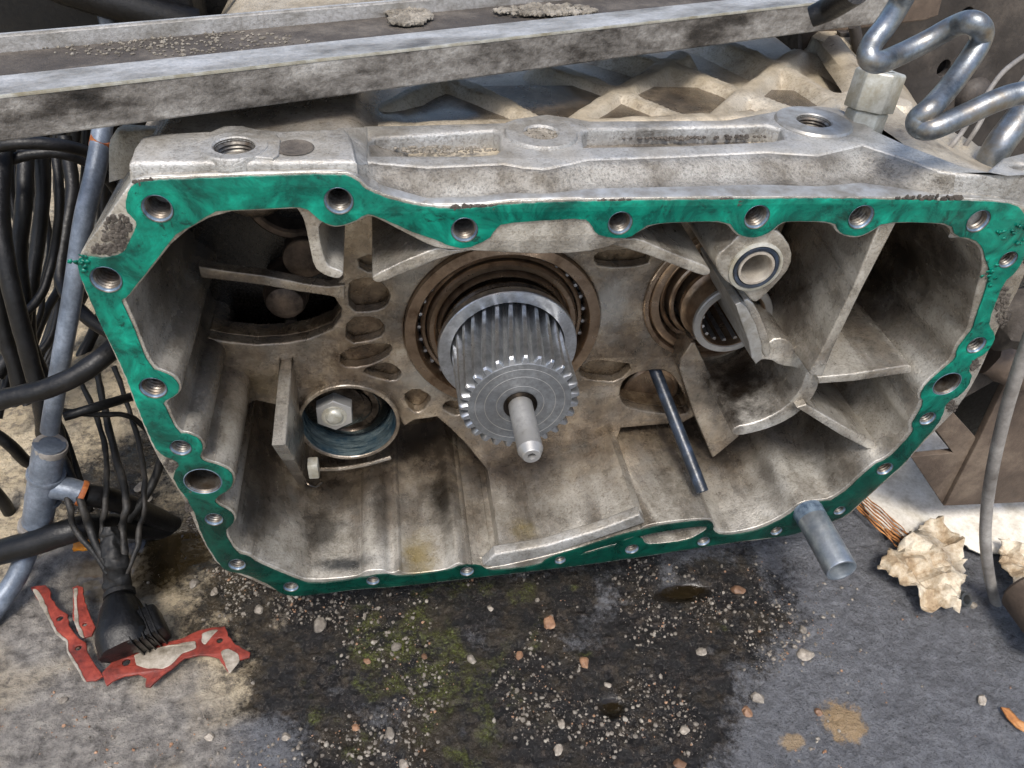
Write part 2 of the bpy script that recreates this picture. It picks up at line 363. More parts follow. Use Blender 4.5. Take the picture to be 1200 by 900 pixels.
def rocky(me, amp, sc, seed=0):
    o = Vector((seed*3.1, seed*1.7, seed))
    for v in me.vertices: v.co += noise.noise_vector(v.co*sc+o)*amp
    return me
def bevel_me(me, w, seg=2):
    bm = bmesh.new(); bm.from_mesh(me); bmesh.ops.bevel(bm, geom=[e for e in bm.edges if e.is_manifold and e.calc_face_angle(0) > .5], offset=w, segments=seg, affect='EDGES', profile=.5)
    bm.to_mesh(me); bm.free(); return me
def box_along(P0, P1, up, w, h, bev=.001, taper=0):
    """bar from P0 to P1, its bottom at those points; w wide, h tall"""
    P0, P1, up = Vector(P0), Vector(P1), Vector(up).normalized(); d = (P1-P0).normalized(); s = d.cross(up).normalized()
    vs = []
    for q in (P0, P1):
        for a, b in ((-1, 0), (1, 0), (1, 1), (-1, 1)): vs.append(q+s*a*w/2*(1-taper*b)+up*h*b)
    me = mesh_from(vs, [(0, 1, 2, 3), (4, 5, 6, 7), (0, 1, 5, 4), (1, 2, 6, 5), (2, 3, 7, 6), (3, 0, 4, 7)])
    return bevel_me(me, bev) if bev else me

# ------------------------------------------------------------------ ground
def gpx(x, y): q = onZ(x, y, GZ); return q[0], q[1]
FN = {}
def fnoise(X, Y, sc, oct=4, seed=0):
    out = np.zeros_like(X); G_ = FN[seed] if seed in FN else FN.setdefault(seed, [np.random.default_rng(seed*17+o).random((258, 256)) for o in range(6)]); a = 1; tot = 0
    for o in range(oct):
        gg = G_[o]; g = gg[:256]; x = (X*sc+gg[256, 0]*50) % 256; y = (Y*sc+gg[256, 1]*50) % 256
        xi = np.floor(x).astype(int); yi = np.floor(y).astype(int); fx = x-xi; fy = y-yi; fx = fx*fx*(3-2*fx); fy = fy*fy*(3-2*fy)
        g00 = g[xi % 256, yi % 256]; g10 = g[(xi+1) % 256, yi % 256]; g01 = g[xi % 256, (yi+1) % 256]; g11 = g[(xi+1) % 256, (yi+1) % 256]
        out += a*((g00*(1-fx)+g10*fx)*(1-fy)+(g01*(1-fx)+g11*fx)*fy); tot += a; a *= .55; sc *= 2.1
    return out/tot
def blob(X, Y, pts):
    """soft union of ellipses given as photo positions on the ground (px,py,rx,ry in metres)"""
    out = np.zeros_like(X)
    for (px, py, rx, ry) in pts:
        cx, cy = gpx(px, py); d = np.sqrt(((X-cx)/rx)**2+((Y-cy)/ry)**2); out = np.maximum(out, np.clip(1.5-d, 0, 1))
    return out
def ground_fields(X, Y):
    n = fnoise(X, Y, 9, 5, 3)-.5; n2 = fnoise(X, Y, 34, 4, 5)-.5
    wet = blob(X, Y, [(600, 760, .2, .19), (420, 720, .13, .15), (700, 700, .13, .13), (480, 880, .17, .13), (830, 710, .05, .08), (150, 560, .10, .10), (230, 640, .10, .07), (290, 700, .08, .07), (340, 770, .08, .09), (800, 790, .06, .07), (560, 650, .3, .13), (330, 840, .07, .07), (680, 870, .15, .08), (780, 830, .08, .08), (840, 700, .08, .07), (760, 760, .1, .1)])
    grey = blob(X, Y, [(640, 700, .3, .25), (900, 760, .25, .25), (1000, 850, .3, .2), (930, 650, .15, .1), (1100, 650, .15, .15), (560, 760, .22, .2), (700, 860, .25, .15), (430, 880, .12, .1), (850, 760, .07, .09), (820, 870, .1, .08), (1000, 780, .16, .17), (1120, 860, .2, .2), (900, 880, .16, .1), (1150, 700, .15, .2), (880, 660, .07, .06), (1250, 700, .3, .5), (1000, 1100, .4, .25)])
    dusty = blob(X, Y, [(110, 850, .13, .1), (60, 700, .1, .12), (280, 880, .07, .04), (190, 800, .06, .04)])
    w = np.clip((wet+n*1.4+n2*.8-.2)/.7, 0, 1); g = np.clip((np.minimum(grey*1.6, 1.4)+n*.7+n2*.4-.5)/.5, 0, 1); d = np.clip((dusty+n*.9-.4)/.5, 0, 1)
    moss = np.clip((blob(X, Y, [(500, 790, .10, .09), (460, 740, .06, .05), (430, 870, .04, .03), (690, 750, .03, .03), (570, 690, .08, .02)])+n2*2.2+n-.75)/.3, 0, 1)
    return w*(1-d*.8), g, d, moss
def ground_h(X, Y):
    w, g, d, m_ = ground_fields(X, Y)
    h = (fnoise(X, Y, 5, 3, 11)-.5)*.008+(fnoise(X, Y, 45, 4, 12)-.5)*.005+(fnoise(X, Y, 160, 3, 13)-.5)*.0035
    pud = blob(X, Y, [(150, 665, .07, .05), (800, 690, .03, .012), (215, 640, .05, .03), (718, 824, .012, .010)])
    return h*(1-.85*np.clip(pud*1.3, 0, 1))-np.clip(pud, 0, 1)*.004, pud
def make_ground():
    xs = np.concatenate([np.linspace(-40, -1.2, 14)[:-1], np.linspace(-1.2, -.62, 60)[:-1], np.linspace(-.62, .8, 560), np.linspace(.8, 2, 50)[1:], np.linspace(2, 40, 12)[1:]])
    ys = np.concatenate([np.linspace(-20, -.5, 10)[:-1], np.linspace(-.5, .32, 400), np.linspace(.32, 1.2, 160)[1:], np.linspace(1.2, 60, 22)[1:]])
    X, Y = np.meshgrid(xs, ys); H, pud = ground_h(X, Y)
    near = np.clip(1-(np.maximum(np.abs(X)-1, 0)+np.maximum(np.abs(Y)-1, 0)), 0, 1)
    V = np.stack([X, Y, GZ-.003+H*near], -1).reshape(-1, 3)
    ny, nx = X.shape; idx = np.arange(nx*ny).reshape(ny, nx)
    Fc = np.stack([idx[:-1, :-1], idx[:-1, 1:], idx[1:, 1:], idx[1:, :-1]], -1).reshape(-1, 4)
    me = bpy.data.meshes.new('ground'); me.from_pydata(V.tolist(), [], Fc.tolist()); me.update()
    w, g, d, ms = ground_fields(X, Y)
    at = me.color_attributes.new('stain', 'FLOAT_COLOR', 'POINT')
    arr = np.stack([w, g, np.clip(pud*1.4, 0, 1), ms], -1).reshape(-1).astype(np.float32); at.data.foreach_set('color', arr)
    at2 = me.attributes.new('dusty', 'FLOAT', 'POINT'); at2.data.foreach_set('value', d.reshape(-1).astype(np.float32))
    t = NT('concrete_ground'); a = t.N('ShaderNodeAttribute', attribute_name='stain'); sp = t.N('ShaderNodeSeparateColor'); t.L(a.outputs['Color'], sp.inputs[0])
    a2 = t.N('ShaderNodeAttribute', attribute_name='dusty')
    nb = t.noise(12, 10, .7); nm = t.noise(80, 8, .7); nf = t.noise(400, 6, .7); vr = t.vor(160)
    beige = t.ramp(nb, [(.3, 'a39378'), (.5, 'c3b396'), (.7, 'd6c8ae')]); beige = t.mix(t.ramp(nm, [(.38, .75), (.5, 0)]), beige, '655d53'); beige = t.mix(t.ramp(t.noise(28, 8, .75, .5), [(.52, 0), (.64, .6)]), beige, '4d4841')
    dust = t.ramp(nm, [(.3, '48443f'), (.5, '85807a'), (.7, 'aaa49a')])
    base = t.mix(a2.outputs['Fac'], beige, dust)
    asph = t.ramp(nm, [(.3, '5a5b5e'), (.5, '6b6c70'), (.7, '808286')]); asph = t.mix(t.ramp(nf, [(.35, .6), (.5, 0)]), asph, '23241f')
    wetc = t.ramp(nm, [(.3, '060403'), (.5, '130e09'), (.6, '231a11'), (.7, '4a3f32')]); wetc = t.mix(t.ramp(nf, [(.56, 0), (.7, .7)]), wetc, '6f675c')
    mossc = t.ramp(nf, [(.35, '201d0d'), (.5, '43421f'), (.62, '5f6a2c'), (.72, '87924a')])
    def brk(m, k=1.3):      # break the soft edge of a stain up with fine noise
        x = t.math('ADD', m, t.math('MULTIPLY', t.math('SUBTRACT', t.noise(170, 8, .8), .5), t.math('MULTIPLY', t.math('MULTIPLY', m, t.math('SUBTRACT', 1, m)), 4*k)))
        return t.ramp(x, [(.2, 0), (.85, 1)])
    wm = brk(sp.outputs[0], 2.6); gm = brk(sp.outputs[1])
    wetc = t.mix(t.ramp(t.noise(20, 8, .75), [(.48, 0), (.6, .55)]), wetc, '3a301c')
    c = t.mix(gm, base, asph); c = t.mix(t.math('MULTIPLY', wm, .95), c, wetc)
    c = t.mix(t.math('MULTIPLY', t.math('MULTIPLY', a.outputs['Alpha'], t.ramp(t.noise(55, 8, .8), [(.45, 0), (.56, 1)])), .85), c, mossc)
    c = t.mix(t.math('MULTIPLY', sp.outputs[2], .8), c, '191307')
    c = t.mix(t.math('MULTIPLY', t.spot(gpx(990, 845)+(GZ,), (.025, .025, .05), .4, 90, .9), .8), c, 'a58a63')
    c = t.mix(t.math('MULTIPLY', t.spot(gpx(930, 868)+(GZ,), (.014, .01, .05), .4, 90, .7), .8), c, 'a08968')
    r = t.mix(gm, (.8, .8, .8, 1), t.ramp(nf, [(.3, .22), (.7, .5)])); r = t.mix(wm, r, t.ramp(nm, [(.4, .06), (.62, .3)]))
    r = t.mix(sp.outputs[2], r, (.03, .03, .03, 1))
    bs = t.math('SUBTRACT', 1, sp.outputs[2])
    b = t.bump(t.math('MULTIPLY', nf, bs), 1.0, .004); b = t.bump(t.math('MULTIPLY', nm, bs), .8, .008, b)
    b = t.bump(t.math('MULTIPLY', t.ramp(vr, [(.1, 1), (.5, 0)]), t.math('MULTIPLY', bs, sp.outputs[0])), .4, .002, b)
    o = link('ground', me, t.out(c, r, 0, b)); o['kind'] = 'structure'; o['label'] = 'oil stained concrete ground'
    return o
make_ground()
def gh(x, y): h, _ = ground_h(np.array([[x]]), np.array([[y]])); return GZ-.003+float(h[0, 0])

# gravel: fine chips in the wet zone, nobody could count them
def ico(sub=1):
    bm = bmesh.new(); bmesh.ops.create_icosphere(bm, subdivisions=sub, radius=1); v = np.array([q.co[:] for q in bm.verts]); f = [[q.index for q in fc.verts] for fc in bm.faces]; bm.free(); return v, np.array(f)
def scatter(name, n, lo, hi, zones, mat, seed, power=2.5):
    r = np.random.default_rng(seed); v0, f0 = ico(1); V = []; Fs = []; base = 0; cnt = 0
    while cnt < n:
        z = zones[r.integers(len(zones))]; px = r.normal(z[0], z[2]); py = r.normal(z[1], z[3])
        if not(-60 < px < 1260 and 560 < py < 960): continue
        x, y = gpx(px, py)
        if fnoise(np.array([[x]]), np.array([[y]]), 16, 3, 77)[0, 0] < .42+.22*r.random(): continue
        if ground_h(np.array([[x]]), np.array([[y]]))[1][0, 0] > .35 and r.random() < .93: continue
        s = lo+(hi-lo)*r.random()**(power+1.2)
        sc = s*(.6+.6*r.random(3)); v = v0*(1+.25*(r.random((len(v0), 1))-.5)*2)*sc; a = r.random()*6.28
        v = v@np.array([[math.cos(a), math.sin(a), 0], [-math.sin(a), math.cos(a), 0], [0, 0, 1]])
        v += np.array([x, y, 0]); V.append(v); Fs.append(f0+base); base += len(v0); cnt += 1
    V = np.concatenate(V); Hh, _ = ground_h(*[np.array([[0.]])]*2)
    # sit every stone on the ground
    ctr = V.reshape(n, len(v0), 3).mean(1); Hh, _ = ground_h(ctr[None, :, 0], ctr[None, :, 1]); V = V.reshape(n, len(v0), 3); V[:, :, 2] += (GZ-.003+Hh[0])[:, None]+.0004
    V = V.reshape(-1, 3)
    me = bpy.data.meshes.new(name); me.from_pydata(V.tolist(), [], np.concatenate(Fs).tolist()); me.update()
    o = link(name, me, mat, None, 20); return o
Z1 = [(560, 760, 170, 80), (420, 720, 120, 60), (330, 700, 60, 50), (760, 700, 110, 50), (700, 850, 160, 50), (230, 660, 50, 40), (860, 760, 60, 60), (480, 860, 160, 50)]
g = scatter('gravel', 4200, .0004, .0026, Z1, M['stone'], 3); tag(g, 'fine pale gravel chips strewn over the oily ground', 'gravel', kind='stuff')
g = scatter('grit', 500, .0006, .002, Z1+[(1000, 800, 120, 60), (150, 850, 90, 40)], M['stone_red'], 4); tag(g, 'fine reddish brown grit strewn over the ground', 'grit', kind='stuff')

def stone(px, py, rpx, mat, label, k, flat=.6, el=1.3):
    x, y = gpx(px, py); z = gh(x, y); d = depth((x, y, z)); r = rpx*d/F
    v, f = ico(2); rr = np.random.default_rng(k); a = rr.random()*6.28
    v = v*np.array([el, 1, flat])*r*(1+.0*v); v = v@np.array([[math.cos(a), math.sin(a), 0], [-math.sin(a), math.cos(a), 0], [0, 0, 1]])
    me = bpy.data.meshes.new('s'); me.from_pydata((v+np.array([x, y, z+r*flat*.45])).tolist(), [], f.tolist()); me.update()
    rocky(me, r*.45, .9/r, k)
    tag(link('pebble' if rpx < 9 else 'stone', me, mat, None, 25), label, 'pebble' if rpx < 9 else 'stone', 'loose pebbles on the oily ground')
ST = [(374, 732, 9, 's', 'largest pale pebble left of the wet patch, below the left gasket corner'),
      (303, 713, 6, 's', 'white pebble just below the lower left gasket corner'),
      (553, 771, 6, 's', 'upright white pebble in the middle of the mossy patch'),
      (644, 729, 8, 'r', 'flat tan chip on the dark ground under the middle of the housing'),
      (685, 774, 7, 'r', 'flat reddish tan chip right of the mossy patch'),
      (609, 767, 5, 'r', 'small red brown pebble between the white pebble and the tan chip'),
      (865, 692, 8, 'r', 'rounded brown pebble at the edge of the puddle on the right'),
      (659, 846, 5, 's', 'oval cream pebble near the bottom centre'),
      (416, 850, 5, 'r', 'orange brown pebble near the bottom left of the wet patch'),
      (464, 758, 6, 's', 'pale grey pebble at the top of the mossy patch'),
      (457, 858, 6, 's', 'white pebble low in the wet patch, left of centre'),
      (473, 893, 6, 's', 'grey white pebble at the bottom edge, left of centre'),
      (655, 876, 6, 's', 'white pebble at the bottom edge under the cream pebble'),
      (245, 863, 6, 's', 'yellowish pebble on the dusty ground at bottom left'),
      (73, 818, 5, 's', 'cream pebble on the dusty ground below the red gasket'),
      (335, 862, 5, 's', 'white pebble between the dusty ground and the wet patch'),
      (226, 680, 6, 's', 'pale pebble right of the rubber boot'),
      (250, 690, 5, 's', 'tan pebble beside the puddle edge'),
      (823, 762, 6, 's', 'grey pebble with white spots right of the dark puddle'),
      (945, 766, 9, 's', 'beige stone on the grey asphalt, left of the crumpled paper'),
      (941, 738, 5, 's', 'small grey stone above the beige stone on the asphalt'),
      (888, 817, 8, 's', 'pale flat chip at the left edge of the grey asphalt'),
      (876, 832, 7, 'r', 'brownish chip below the pale flat chip on the asphalt'),
      (1150, 821, 7, 's', 'tan pebble on the grey asphalt at right'),
      (1140, 709, 5, 's', 'small cream pebble right of the steel ring'),
      (803, 854, 6, 's', 'grey white pebble right of the round hollow'),
      (797, 893, 7, 'r', 'reddish pebble at the bottom edge right of centre'),
      (960, 833, 5, 'r', 'orange pebble above the sandy patch on the asphalt'),
      (575, 712, 4, 's', 'tiny white pebble under the middle of the gasket edge'),
      (430, 773, 4, 'r', 'small brown pebble left of the mossy patch'),
      (497, 768, 4, 'r', 'small orange pebble inside the mossy patch'),
      (712, 800, 4, 's', 'small white pebble above the round hollow'),
      (165, 570, 7, 's', 'white stone in the oily wet ground by the hoses'),
      (173, 583, 5, 's', 'second smaller white stone in the oily ground by the hoses')]
for k, (a, b, r_, mm, lb) in enumerate(ST): stone(a, b, r_*.85, M['stone' if mm == 's' else 'stone_red'], lb, k+20)

# ------------------------------------------------------------------ GEARBOX
GB = thing('gearbox', (0.05, .1, -.25), 'open cast aluminium gearbox housing with green gasket, bearings and splined pinion', 'gearbox')
g_out = [(152, 220), (158, 214), (170, 211), (267, 207), (400, 203), (417, 209), (433, 226), (500, 244), (560, 243), (600, 238), (700, 235), (800, 234), (867, 233), (967, 232), (1067, 234), (1150, 235), (1180, 237), (1196, 243), (1203, 262), (1200, 300), (1190, 318), (1175, 330), (1160, 368), (1158, 382), (1165, 390), (1165, 398), (1155, 413), (1140, 420), (1134, 430), (1139, 443), (1126, 462), (1108, 470), (1104, 485), (1098, 497), (1078, 519), (1056, 545), (1038, 560), (1007, 588), (993, 602), (970, 612), (940, 622), (923, 627), (893, 630), (860, 634), (740, 653), (660, 664), (527, 679), (458, 687), (427, 688), (357, 697), (340, 697), (327, 693), (318, 685), (287, 671), (268, 669), (258, 662), (237, 628), (225, 590), (203, 562), (205, 552), (211, 543), (204, 537), (190, 533), (180, 520), (163, 480), (144, 430), (123, 388), (107, 352), (93, 318), (90, 303), (101, 299), (125, 302), (142, 297), (150, 288), (160, 264), (159, 256), (151, 250), (147, 240)]
g_in = [(226, 248), (335, 242), (358, 242), (372, 255), (384, 262), (397, 264), (414, 259), (428, 250), (440, 251), (485, 272), (512, 280), (526, 287), (545, 291), (572, 280), (580, 268), (588, 261), (640, 257), (684, 255), (693, 262), (697, 273), (715, 278), (737, 278), (748, 270), (762, 261), (800, 259), (853, 258), (862, 272), (873, 277), (888, 277), (903, 270), (914, 260), (925, 258), (978, 259), (981, 270), (992, 275), (1006, 276), (1020, 270), (1034, 260), (1080, 259), (1114, 262), (1118, 276), (1140, 279), (1151, 290), (1154, 304), (1160, 318), (1152, 345), (1143, 370), (1139, 385), (1130, 396), (1121, 408), (1119, 420), (1106, 431), (1085, 449), (1077, 462), (1082, 471), (1073, 488), (1067, 497), (1071, 504), (1057, 520), (1040, 537), (1022, 545), (980, 585), (955, 588), (938, 591), (922, 605), (890, 620), (862, 626), (845, 627), (835, 621), (836, 613), (829, 608), (755, 617), (660, 647), (640, 654), (633, 661), (580, 668), (569, 666), (563, 661), (540, 661), (528, 667), (470, 675), (447, 671), (425, 676), (366, 684), (345, 677), (300, 658), (292, 651), (278, 648), (262, 622), (273, 613), (275, 605), (270, 598), (253, 590), (252, 582), (270, 572), (274, 562), (271, 552), (258, 545), (238, 540), (234, 533), (239, 524), (234, 514), (222, 508), (209, 507), (195, 478), (190, 470), (208, 461), (211, 452), (205, 443), (195, 437), (176, 431), (156, 380), (144, 355), (143, 350), (150, 347)]
c_out = [(147, 222), (156, 212), (170, 208), (267, 204), (402, 200), (419, 206), (435, 223), (500, 241), (560, 240), (600, 235), (700, 232), (867, 230), (1067, 231), (1150, 232), (1196, 238), (1212, 250), (1208, 300), (1196, 335), (1178, 368), (1167, 392), (1150, 432), (1135, 460), (1118, 483), (1102, 499), (1080, 521), (1058, 547), (1040, 562), (1009, 590), (995, 604), (971, 614), (940, 625), (893, 633), (860, 636), (740, 655), (660, 666), (527, 681), (458, 689), (427, 690), (357, 699), (325, 694), (285, 675), (256, 665), (235, 630), (218, 590), (198, 558), (180, 528), (161, 482), (142, 432), (104, 352), (89, 312), (97, 290), (121, 260)]
HOLES = [(185, 243, 16), (125, 326, 16), (397, 234, 15.5), (544, 268, 14.5), (726, 260, 13.5), (886, 253, 14), (1008, 253, 14), (1145, 258, 13), (1180, 303, 10), (1143, 403, 10.5), (1109, 449, 16), (1086, 489, 9), (1036, 548, 9), (983, 597, 6.5), (909, 621, 6.5), (824, 633, 7), (740, 642, 7.5), (656, 655, 6), (547, 668, 7.5), (437, 679, 7), (341, 686, 8), (278, 660, 9), (251, 607, 9.5), (238, 563, 20), (212, 523, 11), (180, 453, 14)]
hp = []
for x, y, r in HOLES:
    q = onY(x, y, 0); hp.append((q[0], q[2], r*depth(q)/F))
slot = [(678, 650), (715, 639), (722, 638), (730, 631), (742, 627), (752, 629), (756, 636), (762, 638), (805, 633), (822, 624), (829, 619), (826, 615), (800, 618), (752, 626), (726, 635), (700, 641), (684, 646)]
slot_t = tr(slot, 0)
def slotgrow(d):
    cx = sum(a for a, b in slot_t)/len(slot_t); return slot_t
casting = link('housing', prism_me([smooth_poly(tr(c_out, 0), 1), smooth_poly(tr(c_in, 0), 2), smooth_poly(slot_t, 1)]+[circ(a, b, r, 24) for a, b, r in hp], 0.0, .2148, .0009), M['cast'], GB)
link('rear_case', prism_me([[(a*.97, b*.96-.003) for a, b in tr(c_out, 0)]], .2148, .62, .01), M['cast_dusty'], GB)
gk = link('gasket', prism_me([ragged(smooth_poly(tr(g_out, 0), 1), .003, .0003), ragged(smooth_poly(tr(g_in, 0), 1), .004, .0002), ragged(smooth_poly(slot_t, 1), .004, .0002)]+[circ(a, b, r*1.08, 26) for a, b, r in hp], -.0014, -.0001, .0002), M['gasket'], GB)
# ragged shreds of the sheet at the corners
def shred(px, py, n, spread, parent, seed):
    rr = random.Random(seed); vs = []; fs = []
    for k in range(n):
        q = onY(px+rr.gauss(0, spread), py+rr.gauss(0, spread), -.0016); a = rr.random()*6.28; b = len(vs)
        for j in range(5):
            an = a+j*1.257; L = rr.uniform(.0008, .003)
            vs.append((q[0]+math.cos(an)*L, q[1]-rr.uniform(0, .0010), q[2]+math.sin(an)*L*.8))
        fs.append(tuple(range(b, b+5)))
    me = mesh_from(vs, fs); o = link('gasket_shred', me, M['gasket'], parent); so_ = o.modifiers.new('s', 'SOLIDIFY'); so_.thickness = .0004
    return o
shred(94, 306, 12, 4, gk, 1); shred(1185, 272, 12, 7, gk, 2); shred(1158, 322, 8, 5, gk, 3)
# crust of old sealant on bare spots of the flange
def crust(px, py, rx, ry, n, seed, parent, Y=-.0004, mat='grime', name='sealant_crust'):
    rr = np.random.default_rng(seed); v0, f0 = ico(1); V = []; Fs = []
    for k in range(n):
        a = rr.random()*6.28; d = rr.random()**.6; q = onY(px+rx*d*math.cos(a), py+ry*d*math.sin(a), Y); s = rr.uniform(.0006, .0022)
        V.append(v0*s*np.array([1, .5, 1])*(.6+.8*rr.random(3))+q); Fs.append(f0+k*len(v0))
    me = bpy.data.meshes.new('c'); me.from_pydata(np.concatenate(V).tolist(), [], np.concatenate(Fs).tolist()); me.update()
    return link(name, me, M[mat], parent, 20)
crust(137, 272, 17, 22, 130, 1, GB); crust(123, 292, 18, 6, 60, 2, GB); crust(1198, 283, 10, 28, 130, 3, GB); crust(1176, 360, 8, 24, 110, 4, GB)
crust(1143, 427, 6, 7, 40, 5, GB); crust(1115, 475, 6, 8, 40, 6, GB); crust(201, 545, 8, 8, 50, 7, GB); crust(222, 590, 4, 24, 50, 8, GB)
crust(555, 243, 30, 3, 60, 9, GB); crust(725, 237, 24, 3, 45, 10, GB); crust(850, 238, 26, 5, 60, 11, GB); crust(1090, 232, 40, 3, 60, 12, GB); crust(170, 214, 12, 3, 30, 13, GB)
# threaded bolt holes
def thread_prof(r, L, p_=.0021):
    pr = [(r*1.10, -.0012), (r*.96, .0012)]; h = .0012; p_ = max(.0022, r*.36)
    while h < L: pr += [(r*.84, h+p_*.35), (r*.82, h+p_*.5), (r*.95, h+p_*.8), (r*.95, h+p_)]; h += p_
    return pr+[(0, h)]
for i, ((a, b, r), (px, py, rp)) in enumerate(zip(hp, HOLES)):
    if rp > 15.9 and i > 8: pr = [(r*1.0, -.0006), (r*.9, .002), (r*.88, .03), (0, .03)]
    else: pr = thread_prof(r, .034)
    o = lathe('bolt_hole', pr, (a, -.0008, b), M['thread'], GB, n=28, ang=20)
    lathe('hole_bottom', [(r*.86, .026), (0, .026)], (a, 0, b), M['gap_shade'], o, n=16)  # black disc painted in as the darkness down the hole
    ring = lathe('chamfer_ring', [(r*1.12, -.0009), (r*1.04, -.0014), (r*.95, -.0002), (r*.93, .0018)], (a, 0, b), M['bluebolt'], o, n=28)

# ---- web wall inside (two layers: ribs proud, pockets recessed)
YW = .12
YC = .113; cq_ = onY(409, 497, YC); CUP = (float(cq_[0]), float(cq_[2])); RC = 59.5*float(depth(cq_))/F
CARC = [(CUP[0]+RC*.99*math.cos(t_), CUP[1]+RC*.99*math.sin(t_)) for t_ in np.linspace(-.08, -math.pi+.1, 26)]
web = tr([(380, 200)], YW)+[(.05, .14), (.27, .13)]+tr([(905, 300), (905, 395), (868, 420), (850, 470), (800, 496), (728, 502), (722, 520), (700, 560), (590, 575), (567, 547), (545, 520), (528, 503), (512, 489), (485, 493), (474, 500)], YW)+CARC+tr([(322, 475), (300, 470), (283, 478), (225, 478), (225, 402), (245, 396), (262, 400), (300, 404), (335, 402), (362, 397), (389, 386), (399, 372), (400, 362), (392, 350), (388, 338), (402, 326), (398, 312), (377, 300), (368, 262), (368, 225)], YW)
BC = (.0105, -.033); B2 = (.2185, -.004)
openA = tr([(238, 232), (350, 232), (366, 262), (377, 300), (402, 326), (385, 337), (330, 327), (262, 318), (243, 311)], YW)
openB = tr([(243, 324), (262, 329), (310, 336), (350, 344), (390, 349), (400, 366), (389, 387), (362, 397), (335, 401), (300, 403), (268, 401), (245, 395)], YW)
oval = tr([(727, 452), (738, 440), (760, 434), (782, 434), (796, 450), (812, 485), (790, 486), (740, 480), (727, 470)], YW)
topdark = tr([(432, 262), (470, 280), (505, 290), (470, 303), (436, 322), (412, 310), (400, 275)], YW)
topdark2 = tr([(772, 262), (845, 262), (842, 285), (822, 296), (795, 285)], YW)
pockets = [[(410, 336), (418, 329), (440, 328), (456, 344), (451, 358), (438, 363), (412, 364)], [(409, 374), (440, 373), (450, 385), (443, 396), (408, 402)], [(404, 412), (440, 404), (458, 407), (450, 419), (425, 429), (402, 428)],
           [(422, 435), (450, 425), (462, 428), (472, 438), (463, 448), (438, 442)], [(468, 464), (486, 452), (507, 463), (506, 471), (494, 486), (482, 485)], [(514, 478), (523, 468), (540, 470), (550, 480), (540, 490), (526, 486)],
           [(697, 303), (703, 296), (740, 293), (762, 299), (757, 311), (705, 313)], [(678, 433), (695, 423), (715, 425), (742, 428), (724, 447), (703, 446), (685, 443)], [(420, 300), (470, 300), (478, 308), (455, 318), (424, 318)]]
def grow(pl, k):
    cx = sum(q[0] for q in pl)/len(pl); cy = sum(q[1] for q in pl)/len(pl); return [(cx+(q[0]-cx)*k, cy+(q[1]-cy)*k) for q in pl]
pk = [smooth_poly(grow(tr(q, YW), 1.05), 1) if k > 5 else smooth_poly(grow(tr(q, YW), [1.1, 1.12, 1.15, 1.0, .86, .82][k]), 1) for k, q in enumerate(pockets)]
bigh = [smooth_poly(oval, 2)]
web_mat = cast_mat('web_casting', light='c6c3bb', mid='a19a8c', dark='625646', spots=[
    (p(712, 360, .12), (.035, .02, .05), 'a6a6a2', .75), (p(505, 440, .12), (.05, .03, .03), 'a3a29c', .6), (p(485, 330, .12), (.03, .03, .05), 'a09d94', .5), (p(640, 285, .12), (.05, .03, .02), 'a09e97', .6), (p(415, 420, .12), (.03, .03, .04), '47331f', .6), (p(300, 450, .12), (.04, .03, .03), '5c5035', .5)])
bore_holes = [circ(*BC, .0935, 72), circ(*B2, .0745, 48), circ(*CUP, RC*.93, 48)]
web_o = link('web_wall', prism_me([web]+bore_holes+pk+bigh, YW, .1325, .0022), web_mat, GB)
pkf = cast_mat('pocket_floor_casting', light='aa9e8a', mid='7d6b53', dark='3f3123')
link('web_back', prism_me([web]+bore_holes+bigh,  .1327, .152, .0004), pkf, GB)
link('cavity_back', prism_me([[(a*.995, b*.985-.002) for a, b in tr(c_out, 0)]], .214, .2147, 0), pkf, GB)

# ---- floor block under the pinion
blk = tr([(528, 700), (529, 662), (534, 659), (576, 653), (582, 655), (586, 641), (590, 641), (640, 632), (690, 619), (744, 598), (752, 599), (759, 613), (762, 640), (700, 690)], .012)
blk = [(a, max(b, -.262)) for a, b in blk]
blk_o = link('sump_block', prism_me([blk], .012, YW+.01, .0022), M['cast'], GB)
pxprism('front_lip', [(566, 663), (580, 650), (640, 640), (700, 622), (750, 603), (756, 613), (700, 632), (640, 652), (580, 666)], .0005, .0125, M['cast_out'], GB, .0022)
# arc lip over the big bearing and the flat next to the gasket
pxprism('arc_lip', [(436, 327), (437, 323), (470, 307), (507, 292), (516, 290), (530, 294), (560, 287), (575, 276), (583, 266), (590, 260), (640, 256), (686, 255), (694, 265), (699, 276), (735, 280), (748, 279), (775, 291), (802, 302), (829, 312), (834, 319), (829, 323), (822, 323), (795, 313), (748, 295), (700, 283), (650, 281), (600, 284), (565, 291), (520, 301), (470, 322), (448, 331), (440, 331)], .004, YW+.005, M['cast'], GB, .0012)
pxprism('hook_rib', [(344, 240), (380, 240), (384, 259), (376, 262), (373, 268), (377, 292), (383, 310), (390, 314), (402, 318), (402, 323), (397, 327), (387, 325), (377, 321), (368, 313), (363, 290), (357, 260), (352, 250)], .0008, YW+.006, M['cast'], GB, .001)
pxprism('cross_bar', [(250, 315), (262, 317), (310, 323), (360, 333), (385, 336), (404, 334), (404, 352), (385, 347), (350, 342), (310, 335), (262, 329), (235, 326), (232, 312)], .116, .128, M['cast'], GB, .0015)
# baffle plate left of the cup (in the Y-Z plane)
xb = float(onY(318, 500, .03)[0])
pl = [tuple(onX(x, y, xb)[1:]) for x, y in [(334, 375), (326, 440), (318, 522), (349, 568)]]
pl = pl+[(YW+.008, pl[-1][1]+.004), (YW+.008, pl[0][1]+.0)]
link('baffle_plate', prism_me([pl], xb, xb+.0115, .0016, 'X'), M['cast'], GB)
